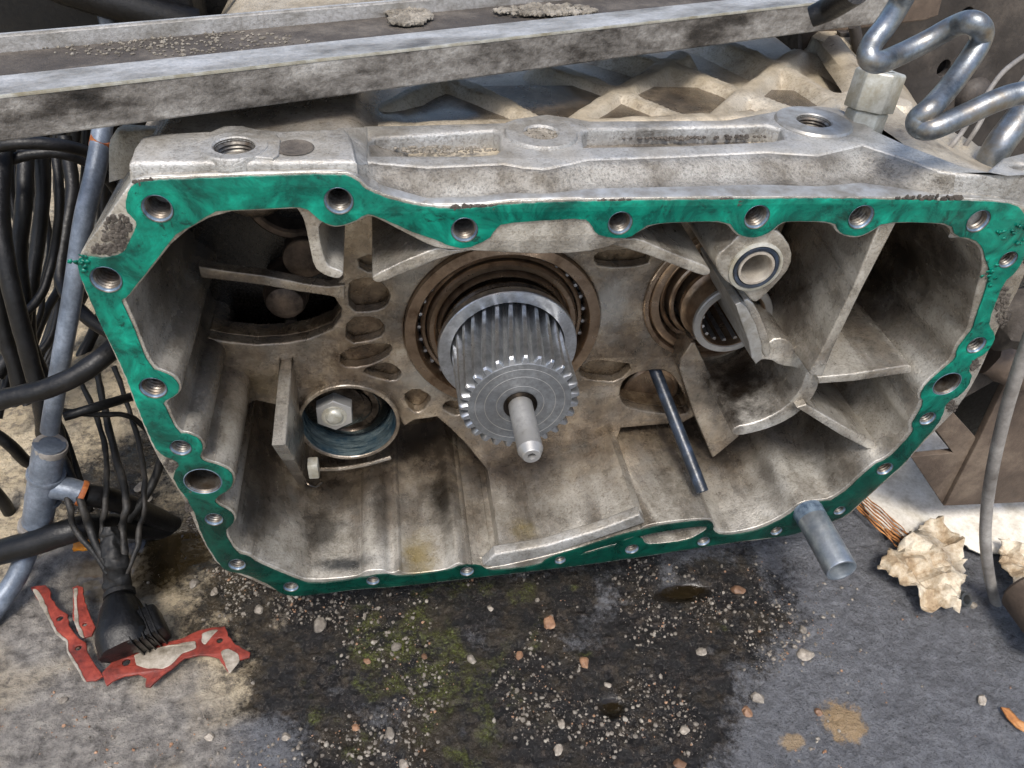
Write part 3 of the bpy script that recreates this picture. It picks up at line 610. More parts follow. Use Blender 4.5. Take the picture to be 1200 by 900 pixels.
# ---- right hand compartment
pxprism('diagonal_rib', [(1031, 261), (1051, 261), (1010, 340), (977, 408), (964, 441), (950, 440), (948, 436), (960, 418), (999, 340)], .003, .21, M['cast'], GB, .0018)
pxprism('trough_rim', [(862, 500), (880, 497), (900, 490), (922, 477), (938, 458), (944, 440), (950, 434), (962, 440), (957, 460), (943, 478), (926, 491), (905, 501), (885, 507), (866, 511), (856, 508)], .022, YW+.03, M['cast'], GB, .0016)
pxprism('lug_plate', [(810, 402), (815, 402), (862, 500), (868, 508), (866, 512), (840, 534), (835, 537), (814, 488), (796, 432), (798, 420)], .095, YW+.012, M['cast'], GB, .002)
pxprism('bridge', [(880, 424), (903, 398), (918, 396), (928, 402), (952, 434), (944, 438), (932, 431), (914, 429), (902, 421)], .035, YW+.02, M['cast'], GB, .0018)
pxprism('horizontal_rib', [(958, 442), (1000, 438), (1062, 428), (1068, 429), (1068, 437), (1000, 447), (960, 450)], .014, .21, M['cast'], GB, .0014)
pxprism('lower_rib', [(934, 478), (945, 474), (1002, 507), (1026, 519), (1026, 527), (1016, 526), (985, 510)], .014, .21, M['cast'], GB, .0014)
fork = tr([(862, 357), (868, 354), (875, 360), (886, 381), (893, 405), (893, 421), (886, 427), (881, 420), (877, 400), (869, 378)], .012)
link('fork_arc', prism_me([fork], .012, .10, .001), M['machined'], GB)
pxprism('fork_body', [(869, 352), (880, 350), (893, 372), (904, 404), (903, 418), (895, 420), (889, 392), (878, 368)], .02, .12, M['cast'], GB, .0018)
bossp = [(839, 303), (856, 290), (869, 276), (884, 270), (902, 268), (917, 275), (930, 294), (929, 314), (913, 334), (890, 356), (883, 356), (872, 342), (856, 336), (842, 320)]
sc_ = onY(886.5, 314.5, 0); SB = (float(sc_[0]), float(sc_[2]))
link('small_boss', prism_me([smooth_poly(tr(bossp, 0), 1), circ(*SB, .0118, 32)], .0025, .10, .0015), M['cast'], GB)
sbx = (SB[0], .0025, SB[1])
seal = lathe('shaft_seal', [(.0208, 0), (.0208, -.0018), (.0185, -.0024), (.0178, -.0012)], sbx, M['zinc'], GB, n=48)
lathe('rubber_lip', [(.0178, -.0012), (.0172, -.003), (.0150, -.0026), (.0142, -.001)], sbx, M['seal'], seal, n=48)
lathe('bush', [(.0142, -.001), (.0140, -.0030), (.0122, -.0030), (.0114, -.001), (.0112, .055), (0, .055)], sbx, M['bushwhite'], seal, n=40)
# ---- big bearing, collar and pinion
bc = (BC[0], 0, BC[1])
br = lathe('outer_race', [(.0932, .135), (.0932, .1165), (.0925, .1155), (.0830, .1155), (.0815, .118), (.0800, .130), (.0800, .14)], bc, M['brown_steel'], GB, n=96)
lathe('race_gap', [(.0800, .1345), (.0700, .1345)], bc, M['gap_shade'], br, n=64)
cg = lathe('cage', [(.0778, .134), (.0775, .127), (.076, .1255), (.0735, .1262), (.0725, .134)], bc, M['brown_steel'], GB, n=96)
for k in range(34):
    a = 2*math.pi*k/34
    me = lathe_me([(0, -.001), (.0018, -.0008), (.0022, 0), (.0022, .004), (0, .004)], (BC[0]+.0788*math.cos(a), .1275, BC[1]+.0788*math.sin(a)), n=8)
    link('roller', me, M['steel'], cg)
lathe('inner_race', [(.0722, .136), (.0715, .122), (.0695, .1195), (.0655, .1195), (.064, .121), (.0635, .128), (.0625, .128), (.0615, .118), (.060, .116), (.0585, .117), (.058, .13)], bc, M['brown_steel'], GB, n=96)
lathe('hub_sleeve', [(.0582, .132), (.0582, .110), (.0600, .108), (.0600, .106), (.0578, .104), (.0572, .0925), (.055, .0925)], bc, M['dark_steel'], GB, n=96)
lathe('thrust_collar', [(.055, .0945), (.0635, .0945), (.0642, .0935), (.0642, .0862), (.0635, .0855), (.0530, .0855), (.0525, .0862), (.0525, .0945)], bc, M['endface'] if False else M['steel'], GB, n=96)
pn = lathe('pinion', [(.0440, .14), (.0455, .020), (.0446, .0132), (.0442, .0118), (.0435, .0113), (.0125, .0113), (.0120, .0120), (.0120, .0145), (.0100, .0145)], bc, M['endface'], GB, n=96)
for k, rr_ in enumerate((.020, .030, .038)): lathe('turning_ring', [(rr_, .0112), (rr_+.0003, .01105), (rr_+.0006, .0112)], bc, M['pin'], pn, n=64)
NT_ = 27; RT, RR = .0517, .0440
def tooth_me():
    """one helical tooth, its front end chamfered to a point"""
    vs = []; fs = []; ys = [.0116, .0134, .0160, .03, .045, .06, .075, .0885, .13]
    helix = 2.6
    for j, y in enumerate(ys):
        w = [.62, .92, 1, 1, 1, 1, 1, 1, 1][j]; h = [.78, .95, 1, 1, 1, 1, 1, 1, 1][j]
        tw = (y-.02)*helix
        for (r, hw) in ((RR-.001, .0042), (RR+(RT-RR)*.35, .0034), (RR+(RT-RR)*.75, .0026), (RT-.0003, .0019), (RT, .0015)):
            rr_ = RR-.001+(r-RR+.001)*h
            for s in (1,): pass
            vs.append((rr_*math.sin(tw+hw*w/rr_), y, rr_*math.cos(tw+hw*w/rr_)))
        for (r, hw) in ((RT, .0015), (RT-.0003, .0019), (RR+(RT-RR)*.75, .0026), (RR+(RT-RR)*.35, .0034), (RR-.001, .0042)):
            rr_ = RR-.001+(r-RR+.001)*h
            vs.append((rr_*math.sin(tw-hw*w/rr_), y, rr_*math.cos(tw-hw*w/rr_)))
    for j in range(len(ys)-1):
        for k in range(9): a = j*10+k; fs.append((a, a+1, a+11, a+10))
    fs.append(tuple(range(10)))
    return mesh_from(vs, fs)
tm = tooth_me(); tm.materials.append(M['steel']); finish(tm, 28)
for k in range(NT_):
    o = bpy.data.objects.new('tooth', tm); COL.objects.link(o); o.parent = pn; o.location = (BC[0], 0, BC[1]); o.rotation_euler = (0, 2*math.pi*k/NT_+.05, 0)
lathe('circlip', [(.0145, .0108), (.0145, .0098), (.0105, .0098)], bc, M['dark_steel'], pn, n=32)
lathe('shaft_pin', [(.0103, .05), (.0103, -.0425), (.0100, -.0432), (.0074, -.0492), (.0068, -.0498), (.0034, -.0498), (.0026, -.047), (.0024, -.040), (0, -.040)], bc, M['pin'], GB, n=48, ang=18)
# ---- second bearing with splined tube
b2 = (B2[0], 0, B2[1])
r2 = lathe('outer_race', [(.0745, .135), (.0745, .118), (.0735, .117), (.0700, .117), (.069, .119), (.0685, .1215), (.0675, .1195), (.0660, .1185), (.0595, .1185), (.0585, .121), (.058, .14)], b2, M['brown_steel'], GB, n=72)
lathe('cage', [(.0575, .136), (.0565, .124), (.055, .123), (.0525, .1245), (.052, .14)], b2, M['brown_steel'], r2, n=72)
lathe('race_gap', [(.0582, .134), (.040, .134)], b2, M['gap_shade'], r2, n=48)
lathe('inner_race', [(.0505, .136), (.0495, .118), (.048, .1165), (.0455, .1165), (.0445, .119), (.0442, .13)], b2, M['brown_steel'], r2, n=72)
tb = lathe('splined_tube', [(.0405, .14), (.0405, .112), (.042, .110), (.042, .106), (.0385, .103), (.0372, .100), (.0372, .082), (.0362, .0805), (.0300, .0805), (.0285, .083), (.0283, .150), (0, .150)], b2, M['brown_steel'], GB, n=72)
lathe('tube_lip', [(.0376, .084), (.0376, .0808), (.0366, .0796), (.0312, .0796), (.0300, .0812)], b2, M['pin'], tb, n=72)
for k in range(16):
    a = 2*math.pi*k/16; c_, s_ = math.cos(a), math.sin(a)
    vs = []
    for y in (.086, .145):
        for (r, w) in ((.0288, -.0022), (.0258, -.0012), (.0258, .0012), (.0288, .0022)): vs.append((B2[0]+r*c_-w*s_, y, B2[1]+r*s_+w*c_))
    link('spline', mesh_from(vs, [(0, 1, 2, 3), (0, 1, 5, 4), (1, 2, 6, 5), (2, 3, 7, 6), (7, 6, 5, 4)]), M['steel'], tb)
# trough behind the second bearing
# ---- lower left cup with nut
cc = (CUP[0], 0, CUP[1])
cup = lathe('bearing_cup', [(RC, .21), (RC, YC+.001), (RC-.0008, YC), (RC*.93, YC), (RC*.915, YC+.001)], cc, M['cast'], GB, n=72)
lathe('greased_bore', [(RC*.915, YC+.001), (RC*.90, YC+.006), (RC*.885, YC+.009), (RC*.895, YC+.012), (RC*.88, YC+.016), (RC*.885, YC+.02), (RC*.87, YC+.025), (RC*.87, YC+.05)], cc, M['boreblue'], cup, n=72)
YD = YC+.024
dk = lathe('inner_disc', [(RC*.87, YD+.016), (RC*.83, YD+.014), (RC*.78, YD+.002), (RC*.74, YD), (RC*.62, YD-.0015), (RC*.58, YD+.001), (RC*.46, YD+.002), (RC*.44, YD+.0005), (RC*.4, YD), (0, YD)], cc, M['dark_steel'], cup, n=64)
ncq = onY(392, 486, YD-.014); nc = (float(ncq[0]), 0, float(ncq[2]))
hexp = [(nc[0]+.0200*math.cos(q_), nc[2]+.0200*math.sin(q_)) for q_ in [math.pi/3*k+.5 for k in range(6)]]
nut = link('nut', prism_me([hexp], YD-.016, YD+.001, .0012), M['pin'], GB)
lathe('stud_end', [(.0125, YD-.016), (.0125, YD-.0172), (.009, YD-.0175), (.008, YD-.0195), (.0065, YD-.0205), (0, YD-.0205)], nc, M['zinc'], nut, n=28)
lathe('washer', [(.030, YD), (.030, YD-.0025), (.029, YD-.003), (.010, YD-.003)], nc, M['dark_steel'], nut, n=40)
# link piece under the cup
q = onY(367, 553, .05)
link('clip', bevel_me(mesh_from([(q[0]+sx*.0048, .05+dy, q[2]+sz) for sx in (-1, 1) for dy in (0, .012) for sz in (-.010, .008)], [(0, 1, 3, 2), (4, 5, 7, 6), (0, 1, 5, 4), (2, 3, 7, 6), (0, 2, 6, 4), (1, 3, 7, 5)]), .0012), M['zinc'], GB)
link('wire_spring', tube_me([onY(358, 563, .05), onY(362, 568, .046), onY(370, 570, .046), onY(377, 565, .05)], .0013, 8), M['dark_steel'], GB)
link('ledge_strip', tube_me([onY(374, 550, .10), onY(400, 549, .10), onY(430, 544, .105), onY(458, 536, .11)], .0022, 8), M['cast'], GB)
# ---- things deep in the upper left opening
q = onY(292, 248, .10)
lathe('domed_boss', [(0, -.033), (.012, -.031), (.022, -.024), (.029, -.013), (.031, 0), (.031, .12)], (q[0], .135, q[2]+.012), pkf if False else M['cast'], GB, n=40)
q = onY(340, 268, .16)
lathe('ring_seat', [(.040, .05), (.040, 0), (.038, -.002), (.033, -.002), (.031, .0), (.031, .05), (0, .05)], (q[0]+.004, .16, q[2]+.03), M['dim_steel'], GB, n=48)
q = onY(357, 304, .15)
lathe('plug_disc', [(.0195, .06), (.0195, .001), (.0185, 0), (0, 0)], (q[0], .15, q[2]), M['dim_steel'], GB, n=36)
q = onY(333, 361, .125)
kb = lathe('knob', [(.0, -.006), (.010, -.006), (.016, -.003), (.0185, .002), (.0185, .008), (.0195, .009), (.0205, .012), (.0205, .05), (0, .05)], (q[0], .135, q[2]), M['dim_steel'], GB, n=40)
link('deep_shadow_wall', prism_me([tr([(225, 235), (420, 235), (420, 410), (225, 410)], .18)], .18, .2, 0), M['gap_shade'], GB)  # black sheet standing in for the shade inside the opening
# disc seen through the oval window
q = onY(763, 458, .15)
lathe('round_plug', [(.032, .06), (.032, .002), (.030, 0), (.026, 0), (.025, .002), (0, .002)], (q[0], .15, q[2]), M['brown_steel'], GB, n=48)
# ---- top rail
ZR = .175
rail = trZ([(150, 190), (152, 197), (162, 199), (275, 199), (405, 192), (430, 190), (500, 196), (590, 192), (612, 196), (640, 198), (668, 192), (690, 187), (800, 183), (900, 178), (925, 180), (960, 182), (990, 175), (1012, 170), (1060, 186), (1100, 200), (1145, 218), (1205, 232), (1240, 210), (1180, 205), (1130, 195), (1060, 168), (1025, 152), (1003, 135), (982, 126), (955, 123), (925, 126), (900, 131), (850, 140), (690, 141), (676, 138), (640, 133), (605, 138), (590, 143), (480, 146), (400, 147), (330, 150), (290, 146), (255, 150), (240, 153), (185, 155), (165, 160), (157, 175)], ZR)
rail = [(q[0], max(q[1], .003)) for q in rail]
pockA = trZ([(434, 182), (432, 165), (440, 161), (578, 152), (586, 156), (586, 175), (580, 180), (560, 182)], ZR)
pockB = trZ([(684, 172), (682, 155), (690, 151), (900, 146), (915, 150), (920, 162), (905, 165), (800, 170)], ZR)
ZB2 = .188; h1 = onZ(275, 174, ZB2); h2 = onZ(953, 144, ZR); h3 = onZ(634, 158, ZR)
rh1 = 23*depth(h1)/F; rh2 = 19.5*depth(h2)/F; rh3 = 20*depth(h3)/F
link('top_rail', prism_me([rail, circ(h2[0], h2[1], rh2*1.0, 36), circ(h3[0], h3[1], rh3, 30), pockA, pockB], .150, ZR, .0028, 'Z'), M['cast_out'], GB)
link('pocket_floor', prism_me([trZ([(420, 190), (420, 160), (600, 148), (930, 138), (930, 172), (600, 190)], ZR)], .14, ZR-.014, .0, 'Z'), M['cast_dusty'], GB)
lb = trZ([(151, 190), (156, 199), (275, 200), (396, 194), (412, 198), (418, 190), (412, 160), (404, 150), (330, 153), (300, 150), (285, 146), (262, 146), (246, 153), (185, 156), (165, 161), (157, 172)], ZB2)
lb = [(q[0], max(q[1], .003)) for q in lb]
link('raised_block', prism_me([lb, circ(h1[0], h1[1], rh1, 36)], .1735, ZB2, .0028, 'Z'), M['cast_out'], GB)
q_ = [onZ(394, 194.5, ZB2), onZ(394, 149, ZB2), onZ(431, 148, ZR+.0006), onZ(431, 192, ZR+.0006)]
for q in q_: q[1] = max(q[1], .004)
link('rail_ramp', bevel_me(mesh_from(list(q_)+[q-np.array([0, 0, .014]) for q in q_], [(0, 1, 2, 3), (4, 5, 6, 7), (0, 1, 5, 4), (1, 2, 6, 5), (2, 3, 7, 6), (3, 0, 4, 7)]), .0015), M['cast_out'], GB)
for h, r, rb in ((h1, rh1, 1.75), (h2, rh2, 2.35), (h3, rh3, 2.2)):
    lathe('boss_ring', [(r*rb, -.006), (r*rb*.985, .0005), (r*rb*.94, .0022), (r*1.1, .0022), (r*.98, .0006), (r*.97, -.01)], (h[0], h[1], h[2]), M['machined'] if r == rh2 else M['cast_out'], GB, 'Z', 56)
def zthread(r, L): return [(r, .001)]+[(r*(.86 if k % 2 else .97), -.001-.0012*k) for k in range(int(L/.0012))]+[(0, -.001-L)]
for h, r in ((h1, rh1), (h2, rh2)): lathe('threaded_hole', zthread(r, .02), (h[0], h[1], h[2]+.0005), M['thread'], GB, 'Z', 32)
pm = rocky(prism_me([ragged(circ(h3[0], h3[1], rh3*.99, 20), .002, .0003)], ZR-.02, ZR-.0005, 0, 'Z'), .0004, 300)
link('caked_plug', pm, M['crust'], GB)
def zcrust(px, py, rx, ry, z, n, lo, hi, seed, parent, mat, name):
    rr = np.random.default_rng(seed); v0, f0 = ico(1); V = []; Fs = []
    for k in range(n):
        a = rr.random()*6.28; d = rr.random()**.6; q = onZ(px+rx*d*math.cos(a), py+ry*d*math.sin(a), z); s = rr.uniform(lo, hi)
        V.append(v0*s*(.6+.8*rr.random(3))*np.array([1, 1, .6])+q); Fs.append(f0+k*len(v0))
    me = bpy.data.meshes.new('c'); me.from_pydata(np.concatenate(V).tolist(), [], np.concatenate(Fs).tolist()); me.update()
    return link(name, me, M[mat], parent, 20)
zcrust(633, 158, 20, 8, ZR, 110, .0008, .0026, 5, GB, 'crust', 'dirt_crust'); zcrust(520, 175, 60, 4, ZR-.008, 120, .0006, .002, 6, GB, 'crust', 'dirt_crust'); zcrust(800, 160, 100, 4, ZR-.008, 160, .0006, .002, 7, GB, 'grime', 'dirt_crust')
# raised plate by the left hole and the dimple
link('cast_pad', prism_me([trZ([(299, 186), (300, 164), (305, 160), (325, 160), (329, 166), (327, 184), (320, 188)], ZB2)], ZB2-.002, ZB2+.0016, .0008, 'Z'), M['cast_out'], GB)
q = onZ(346, 174, ZB2); lathe('dimple', [(.012, .0004), (.011, .0012), (.010, .0006), (.007, -.0), (0, .0002)], (q[0], q[1], ZB2+.0002), M['grime'], GB, 'Z', 28)
# front slope of the rail: lofted from the gasket edge up to the rail
def slope(rows, z0_, z1_):
    xs = list(range(148, 1216, 8)); V = []
    top = [(147, 222), (156, 212), (170, 208), (267, 204), (402, 200), (419, 206), (435, 223), (500, 241), (560, 240), (600, 235), (700, 232), (867, 230), (1067, 231), (1150, 232), (1196, 238), (1215, 246)]
    rf = [(150, 199), (396, 194), (414, 198), (435, 194), (500, 199), (590, 195), (640, 202), (690, 190), (800, 186), (900, 181), (960, 185), (1012, 173), (1060, 189), (1100, 203), (1145, 221), (1215, 235)]
    for x in xs:
        ty = np.interp(x, [q[0] for q in top], [q[1] for q in top]); ry = np.interp(x, [q[0] for q in rf], [q[1] for q in rf])
        a = onY(x, ty, .0); zt = np.interp(x, [400, 440], [ZB2, ZR]); b = onZ(x, ry, zt-.0012); b[1] = max(b[1], .0045); dz = b[2]-a[2]; row = []
        for (fy, fz) in rows: row.append(np.array([a[0]+(b[0]-a[0])*fy, a[1]+(b[1]-a[1])*fy+.0006, a[2]+dz*fz]))
        V.append(row)
    V = np.array(V); k = V.shape[1]; nx = len(xs)
    fs = [(i*k+j, (i+1)*k+j, (i+1)*k+j+1, i*k+j+1) for i in range(nx-1) for j in range(k-1)]
    return mesh_from(V.reshape(-1, 3), fs)
link('flange_edge', slope([(0, -.15), (0, 0), (.05, .06), (.30, .09), (.36, .10)], 0, 0), M['machined'], GB, ang=60)
link('rail_wall', slope([(.36, .10), (.46, .13), (.58, .24), (.70, .52), (.80, .80), (.9, .95), (1, 1), (1.12, 1.0)], 0, 0), M['cast_rough'], GB, ang=60)
# ---- lattice ribs on the case behind the rail
ZL = .168
N1, N2, N3 = (725, 105), (873, 107), (913, 75)
RIBS = [((470, 60), (640, 142)), ((672, 140), N1), (N1, (640, 72)), (N1, (800, 62)), (N1, (805, 138)), (N2, (790, 76)), (N2, (838, 136)), (N2, (928, 128)), (N2, N3), (N3, (840, 42)), (N3, (950, 40)), ((790, 76), (700, 50)), ((950, 40), (1010, 70)), ((400, 150), (520, 85)), (N3, (1010, 130)), ((150, 150), (640, 142)), ((640, 142), (960, 130)), ((960, 130), (1010, 100)), ((840, 42), (760, 20)), ((400, 150), (250, 90))]
def lattice():
    xs = np.linspace(-.30, .60, 300); ys = np.linspace(.07, .62, 190); X, Y = np.meshgrid(xs, ys)
    H = np.zeros_like(X)
    for a_, b_ in RIBS:
        A = onZ(*a_, ZL)[:2]; B = onZ(*b_, ZL)[:2]; d = B-A; L2 = d.dot(d)
        t_ = np.clip(((X-A[0])*d[0]+(Y-A[1])*d[1])/L2, 0, 1); D = np.hypot(X-A[0]-t_*d[0], Y-A[1]-t_*d[1])
        D = D+(fnoise(X, Y, 14, 3, 31)-.5)*.008
        u = np.clip((D-.0055)/.036, 0, 1); H = np.maximum(H, (1-u)**2.2*(1+.9*u))
    Z = ZL-.032+.032*H+(fnoise(X, Y, 60, 3, 32)-.5)*.003-np.clip(Y-.33, 0, 1)*.10
    sx = np.clip((X-.30-(.25-Y)*.35)/.22, 0, 1); Z = Z*(1-sx)+sx*(ZL-.012-sx*.05+.003*np.sin(Y*40))   # the lattice runs out into the plain shoulder
    V = np.stack([X, Y, Z], -1).reshape(-1, 3); ny, nx = X.shape; idx = np.arange(nx*ny).reshape(ny, nx)
    cx = .5*(X[:-1, :-1]+X[1:, 1:]); cy = .5*(Y[:-1, :-1]+Y[1:, 1:]); keep = (cy > .062+np.clip((.0-cx), 0, 1)*.05) & (cx < .46-(cy-.1)*.25) & (cx > -.285)
    Fc = np.stack([idx[:-1, :-1], idx[:-1, 1:], idx[1:, 1:], idx[1:, :-1]], -1)[keep]
    return mesh_from(V, Fc.tolist())
link('lattice_top', lattice(), M['cast_dusty'], GB, ang=60)
# bell shaped shoulder on the right of the case
def shoulder():
    rows = [[(945, 44, .150), (975, 90, .158), (1002, 135, .160), (1060, 170, .165), (1150, 222, .160)],
            [(962, 52, .166), (1000, 95, .166), (1040, 140, .166), (1085, 172, .165), (1165, 222, .160)],
            [(1000, 60, .150), (1030, 100, .150), (1065, 135, .150), (1105, 170, .150), (1185, 215, .15)],
            [(1030, 60, .10), (1060, 100, .10), (1085, 135, .10), (1125, 175, .10), (1200, 210, .1)]]
    V = [onZ(x, y, z) for r in rows for x, y, z in r]; fs = []
    for i in range(3):
        for j in range(4): fs.append((i*5+j, i*5+j+1, i*5+j+6, i*5+j+5))
    me = mesh_from(V, fs); bm = bmesh.new(); bm.from_mesh(me); bmesh.ops.subdivide_edges(bm, edges=bm.edges, cuts=3, use_grid_fill=True, smooth=1.0); bm.to_mesh(me); bm.free(); return me
link('case_shoulder', shoulder(), M['cast_dusty'], GB, ang=80)
q = onZ(975, 55, .15); lathe('round_lug', [(0, .016), (.020, .015), (.026, .010), (.028, 0), (.028, -.05)], q, M['cast_dusty'], GB, 'Z', 32)
q = onZ(1050, 125, .155); lathe('round_lug', [(0, .006), (.012, .005), (.016, .0), (.017, -.05)], q, M['cast_dusty'], GB, 'Z', 32)
# ear at the right edge with a slotted hole
ear = trZ([(1150, 225), (1158, 200), (1175, 186), (1200, 180), (1240, 180), (1260, 230), (1210, 238)], .165)
ear = [(q[0], max(q[1], .006)) for q in ear]
eh = onZ(1197, 197, .165)
link('mounting_ear', prism_me([ear, circ(eh[0], eh[1], .010, 20, .006)], .12, .1665, .003, 'Z'), M['cast_out'], GB)
# hexagon plug standing on the case
hb = onZ(1010, 149, .168); ax = Vector((.10, .16, 1)).normalized(); ux = ax.orthogonal().normalized(); vx = ax.cross(ux)
def hexm(c, r, h0, h1, dome=0):
    vs = []; 
    for h, rr_ in ((h0, r), (h1-.0015, r), (h1, r*.9)):
        for k in range(6): an = math.pi/3*k+.75; vs.append(Vector(c)+ax*h+(ux*math.cos(an)+vx*math.sin(an))*rr_)
    fs = [(a*6+k, a*6+(k+1) % 6, a*6+6+(k+1) % 6, a*6+6+k) for a in (0, 1) for k in range(6)]+[tuple(range(12, 18)), tuple(range(5, -1, -1))]
    return bevel_me(mesh_from(vs, fs), .0009)
hx = link('hex_plug', hexm(hb, .0195, .014, .044), M['zinc'], GB)
link('hex_collar', hexm(hb, .0165, -.01, .014), M['zinc'], hx)
lathe('plug_dimple', [(.010, .0445), (.009, .0450), (.0075, .0420), (0, .0418)], hb, M['zinc'], hx, n=24, d=ax)
# dowel bolt standing out of the flange at lower right
db = onY(946, 598, 0); de = onY(975, 667, -.05)
dd = Vector((.01, -1, -.0))
dl = thing('steel_sleeve', tuple(db), 'silver blue steel sleeve standing out of the lower right flange of the gearbox', 'sleeve')
sv = lathe('sleeve_tube', [(.012, .0), (.0150, .0), (.0150, .073), (.0146, .0745), (.0128, .0745), (.0124, .072), (.0122, .02), (0, .02)], tuple(db), M['sleeve'], dl, n=40, d=dd)
lathe('blue_paint_band', [(.0156, .0), (.0153, .004), (.01512, .013)], tuple(db), M['bluebolt'], dl, n=40, d=dd)

# ------------------------------------------------------------------ things in and round the gearbox
rod = thing('pry_rod', tuple(onY(822, 578, .03)), 'thin dark blue steel rod leaning in the oval window of the gearbox', 'rod')
a, b = onY(770, 440, .125), onY(823, 576, .022); r_ = 7.5*depth(b)/F; d_ = Vector(b-a); L_ = d_.length
lathe('rod_body', [(0, -.02), (r_, -.02), (r_, L_), (r_*.9, L_+.0008), (r_*.5, L_+.0008), (r_*.45, L_-.004), (0, L_-.004)], tuple(a), M['seal'], rod, n=28, d=d_)

# channel beam across the top
ZB = .200
P0, P1 = onZ(-60, 175, ZB), onZ(1040, 26, ZB)
d2 = Vector((P1-P0)).normalized(); nrm = Vector((-d2.y, d2.x, 0))
if nrm.y < 0: nrm = -nrm
BM = thing('channel_beam', tuple((P0+P1)/2), 'dirty grey steel channel beam lying across the top of the gearbox', 'beam')
def beam_bar(o0, o1, z0, z1, w0=0, taper=1, bev=.0012):
    vs = []
    for q in (Vector(P0), Vector(P1)):
        for o, z in ((o0, z0), (o1, z0), (o1, z1), (o0, z1)): vs.append((q.x+nrm.x*o, q.y+nrm.y*o, z))
    me = mesh_from(vs, [(0, 1, 2, 3), (4, 5, 6, 7), (0, 1, 5, 4), (1, 2, 6, 5), (2, 3, 7, 6), (3, 0, 4, 7)])
    bm = bmesh.new(); bm.from_mesh(me)
    bmesh.ops.bevel(bm, geom=list(bm.edges), offset=bev, segments=2, affect='EDGES')
    bm.to_mesh(me); bm.free(); return me
fl = link('front_flange', beam_bar(0, .034, ZB, ZB+.0255), M['beam'], BM)
link('flange_top', beam_bar(.0012, .0335, ZB+.0250, ZB+.0262, bev=.0004), M['ledge'], BM)
link('edge_highlight', beam_bar(-.0004, .0016, ZB+.0240, ZB+.0264, bev=.0006), M['zinc'], BM)  # pale strip added as a bright highlight along the front edge
link('web_plate', beam_bar(.0335, .115, ZB+.006, ZB+.015, bev=.0005), M['grime'], BM)
link('rear_flange', beam_bar(.115, .121, ZB-.01, ZB+.026, bev=.0015), M['ledge'], BM)
# caked dirt on the beam
def caked(px, py, rx, ry, z, n, lo, hi, seed, label):
    o = zcrust(px, py, rx, ry, z, n, lo, hi, seed, None, 'crust', 'dirt_clump'); tag(o, label, 'dirt')
caked(478, 17, 24, 12, ZB+.018, 220, .0015, .005, 21, 'dry grey clump of mud on the beam above the middle of the gearbox')
caked(640, 12, 60, 6, ZB+.018, 260, .001, .0045, 22, 'long crumbly line of dried mud on the beam near its right end')
caked(900, 3, 40, 5, ZB+.022, 120, .001, .0035, 25, 'crumbs of mud at the far right end of the beam')
g = zcrust(180, 50, 190, 16, ZB+.0155, 500, .0005, .0016, 23, None, 'crust', 'beam_grit'); tag(g, 'fine grit lying in the channel of the beam', 'grit', kind='stuff')

# steel pipe bent in a zigzag at the upper right
def px3(l): return [onZ(x, y-(11 if PS else 0), z) for x, y, z in l]
PS = True
zp = px3([(1072, -25, .30), (1060, 5, .28), (1040, 38, .262), (1022, 62, .250), (1018, 78, .243), (1030, 84, .240), (1050, 77, .241), (1085, 60, .25), (1118, 42, .262), (1136, 37, .268), (1148, 43, .266), (1150, 55, .258), (1140, 75, .248), (1115, 110, .232), (1090, 138, .222), (1076, 150, .215), (1078, 160, .21), (1095, 161, .212), (1130, 146, .22), (1170, 128, .23), (1200, 120, .235), (1240, 118, .24)])
tag(link('bent_pipe', tube_me(zp, .0076, 18, 6), M['galv'], None, 60), 'bare steel pipe bent in a zigzag at the upper right behind the hex plug', 'pipe')
PS = False
zp = px3([(1150, 215, .12), (1168, 175, .15), (1190, 145, .17), (1225, 100, .2)])
tag(link('steel_pipe', tube_me(zp, .012, 16, 6), M['galv'], None, 60), 'short straight steel pipe under the bent pipe at the right edge', 'pipe')
zp = px3([(950, 20, .24), (975, 8, .25), (1005, -12, .27)])
tag(link('hose_end', tube_me(zp, [.008, .0095, .010], 16, 6), M['rubber'], None, 60), 'black rounded hose end lying on the beam at the top right', 'hose')
for k, (l, lb) in enumerate([([(1205, 62, .2), (1175, 85, .19), (1150, 120, .17), (1120, 165, .15), (1090, 195, .12)], 'thin light grey cable hanging behind the bent pipe, left one'), ([(1210, 80, .2), (1188, 105, .18), (1165, 115, .17), (1145, 150, .15), (1118, 190, .12)], 'thin light grey cable hanging behind the bent pipe, right one')]):
    tag(link('thin_cable', tube_me(px3(l), .0022, 8, 6), M['coil'], None, 60), lb, 'cable', 'thin cables at the upper right')

# chassis plates behind on the right
def plate(name, pts, Y0, th, mat, label, cat, holes=(), bev=.002):
    o = link(name, prism_me([tr(pts, Y0)]+list(holes), Y0, Y0+th, bev), M[mat]); tag(o, label, cat); return o
hq = onY(1131, 22, .42); hq2 = onY(1106, 80, .42)
CP = thing('chassis_plate', tuple(onY(1120, 150, .42)), 'dusty dark chassis plate with holes and a rivet, behind the bent pipe', 'plate')
link('plate_sheet', prism_me([tr([(1000, -60), (1260, -60), (1260, 330), (1180, 330), (1080, 200), (1040, 150), (1000, 120)], .42), circ(hq[0], hq[2], .010, 20, .013), circ(hq2[0], hq2[2], .008, 20, .01)], .42, .43, .001), M['chassis'], CP)
q = onY(1140, 112, .42); lathe('rivet', [(0, -.016), (.012, -.014), (.020, -.008), (.023, 0)], q, M['chassis'], CP, n=32)
plate('cover_plate', [(940, -30), (1112, -30), (1100, 18), (1085, 24), (975, 38), (940, 60)], .38, .012, 'chassis_brown', 'brown dusty cover plate at the top right, above the gearbox case', 'plate')
plate('angle_strip', [(1035, 85), (1045, 88), (1140, 190), (1130, 196), (1040, 100)], .40, .012, 'black', 'narrow black strip running under the chassis plate', 'strip')
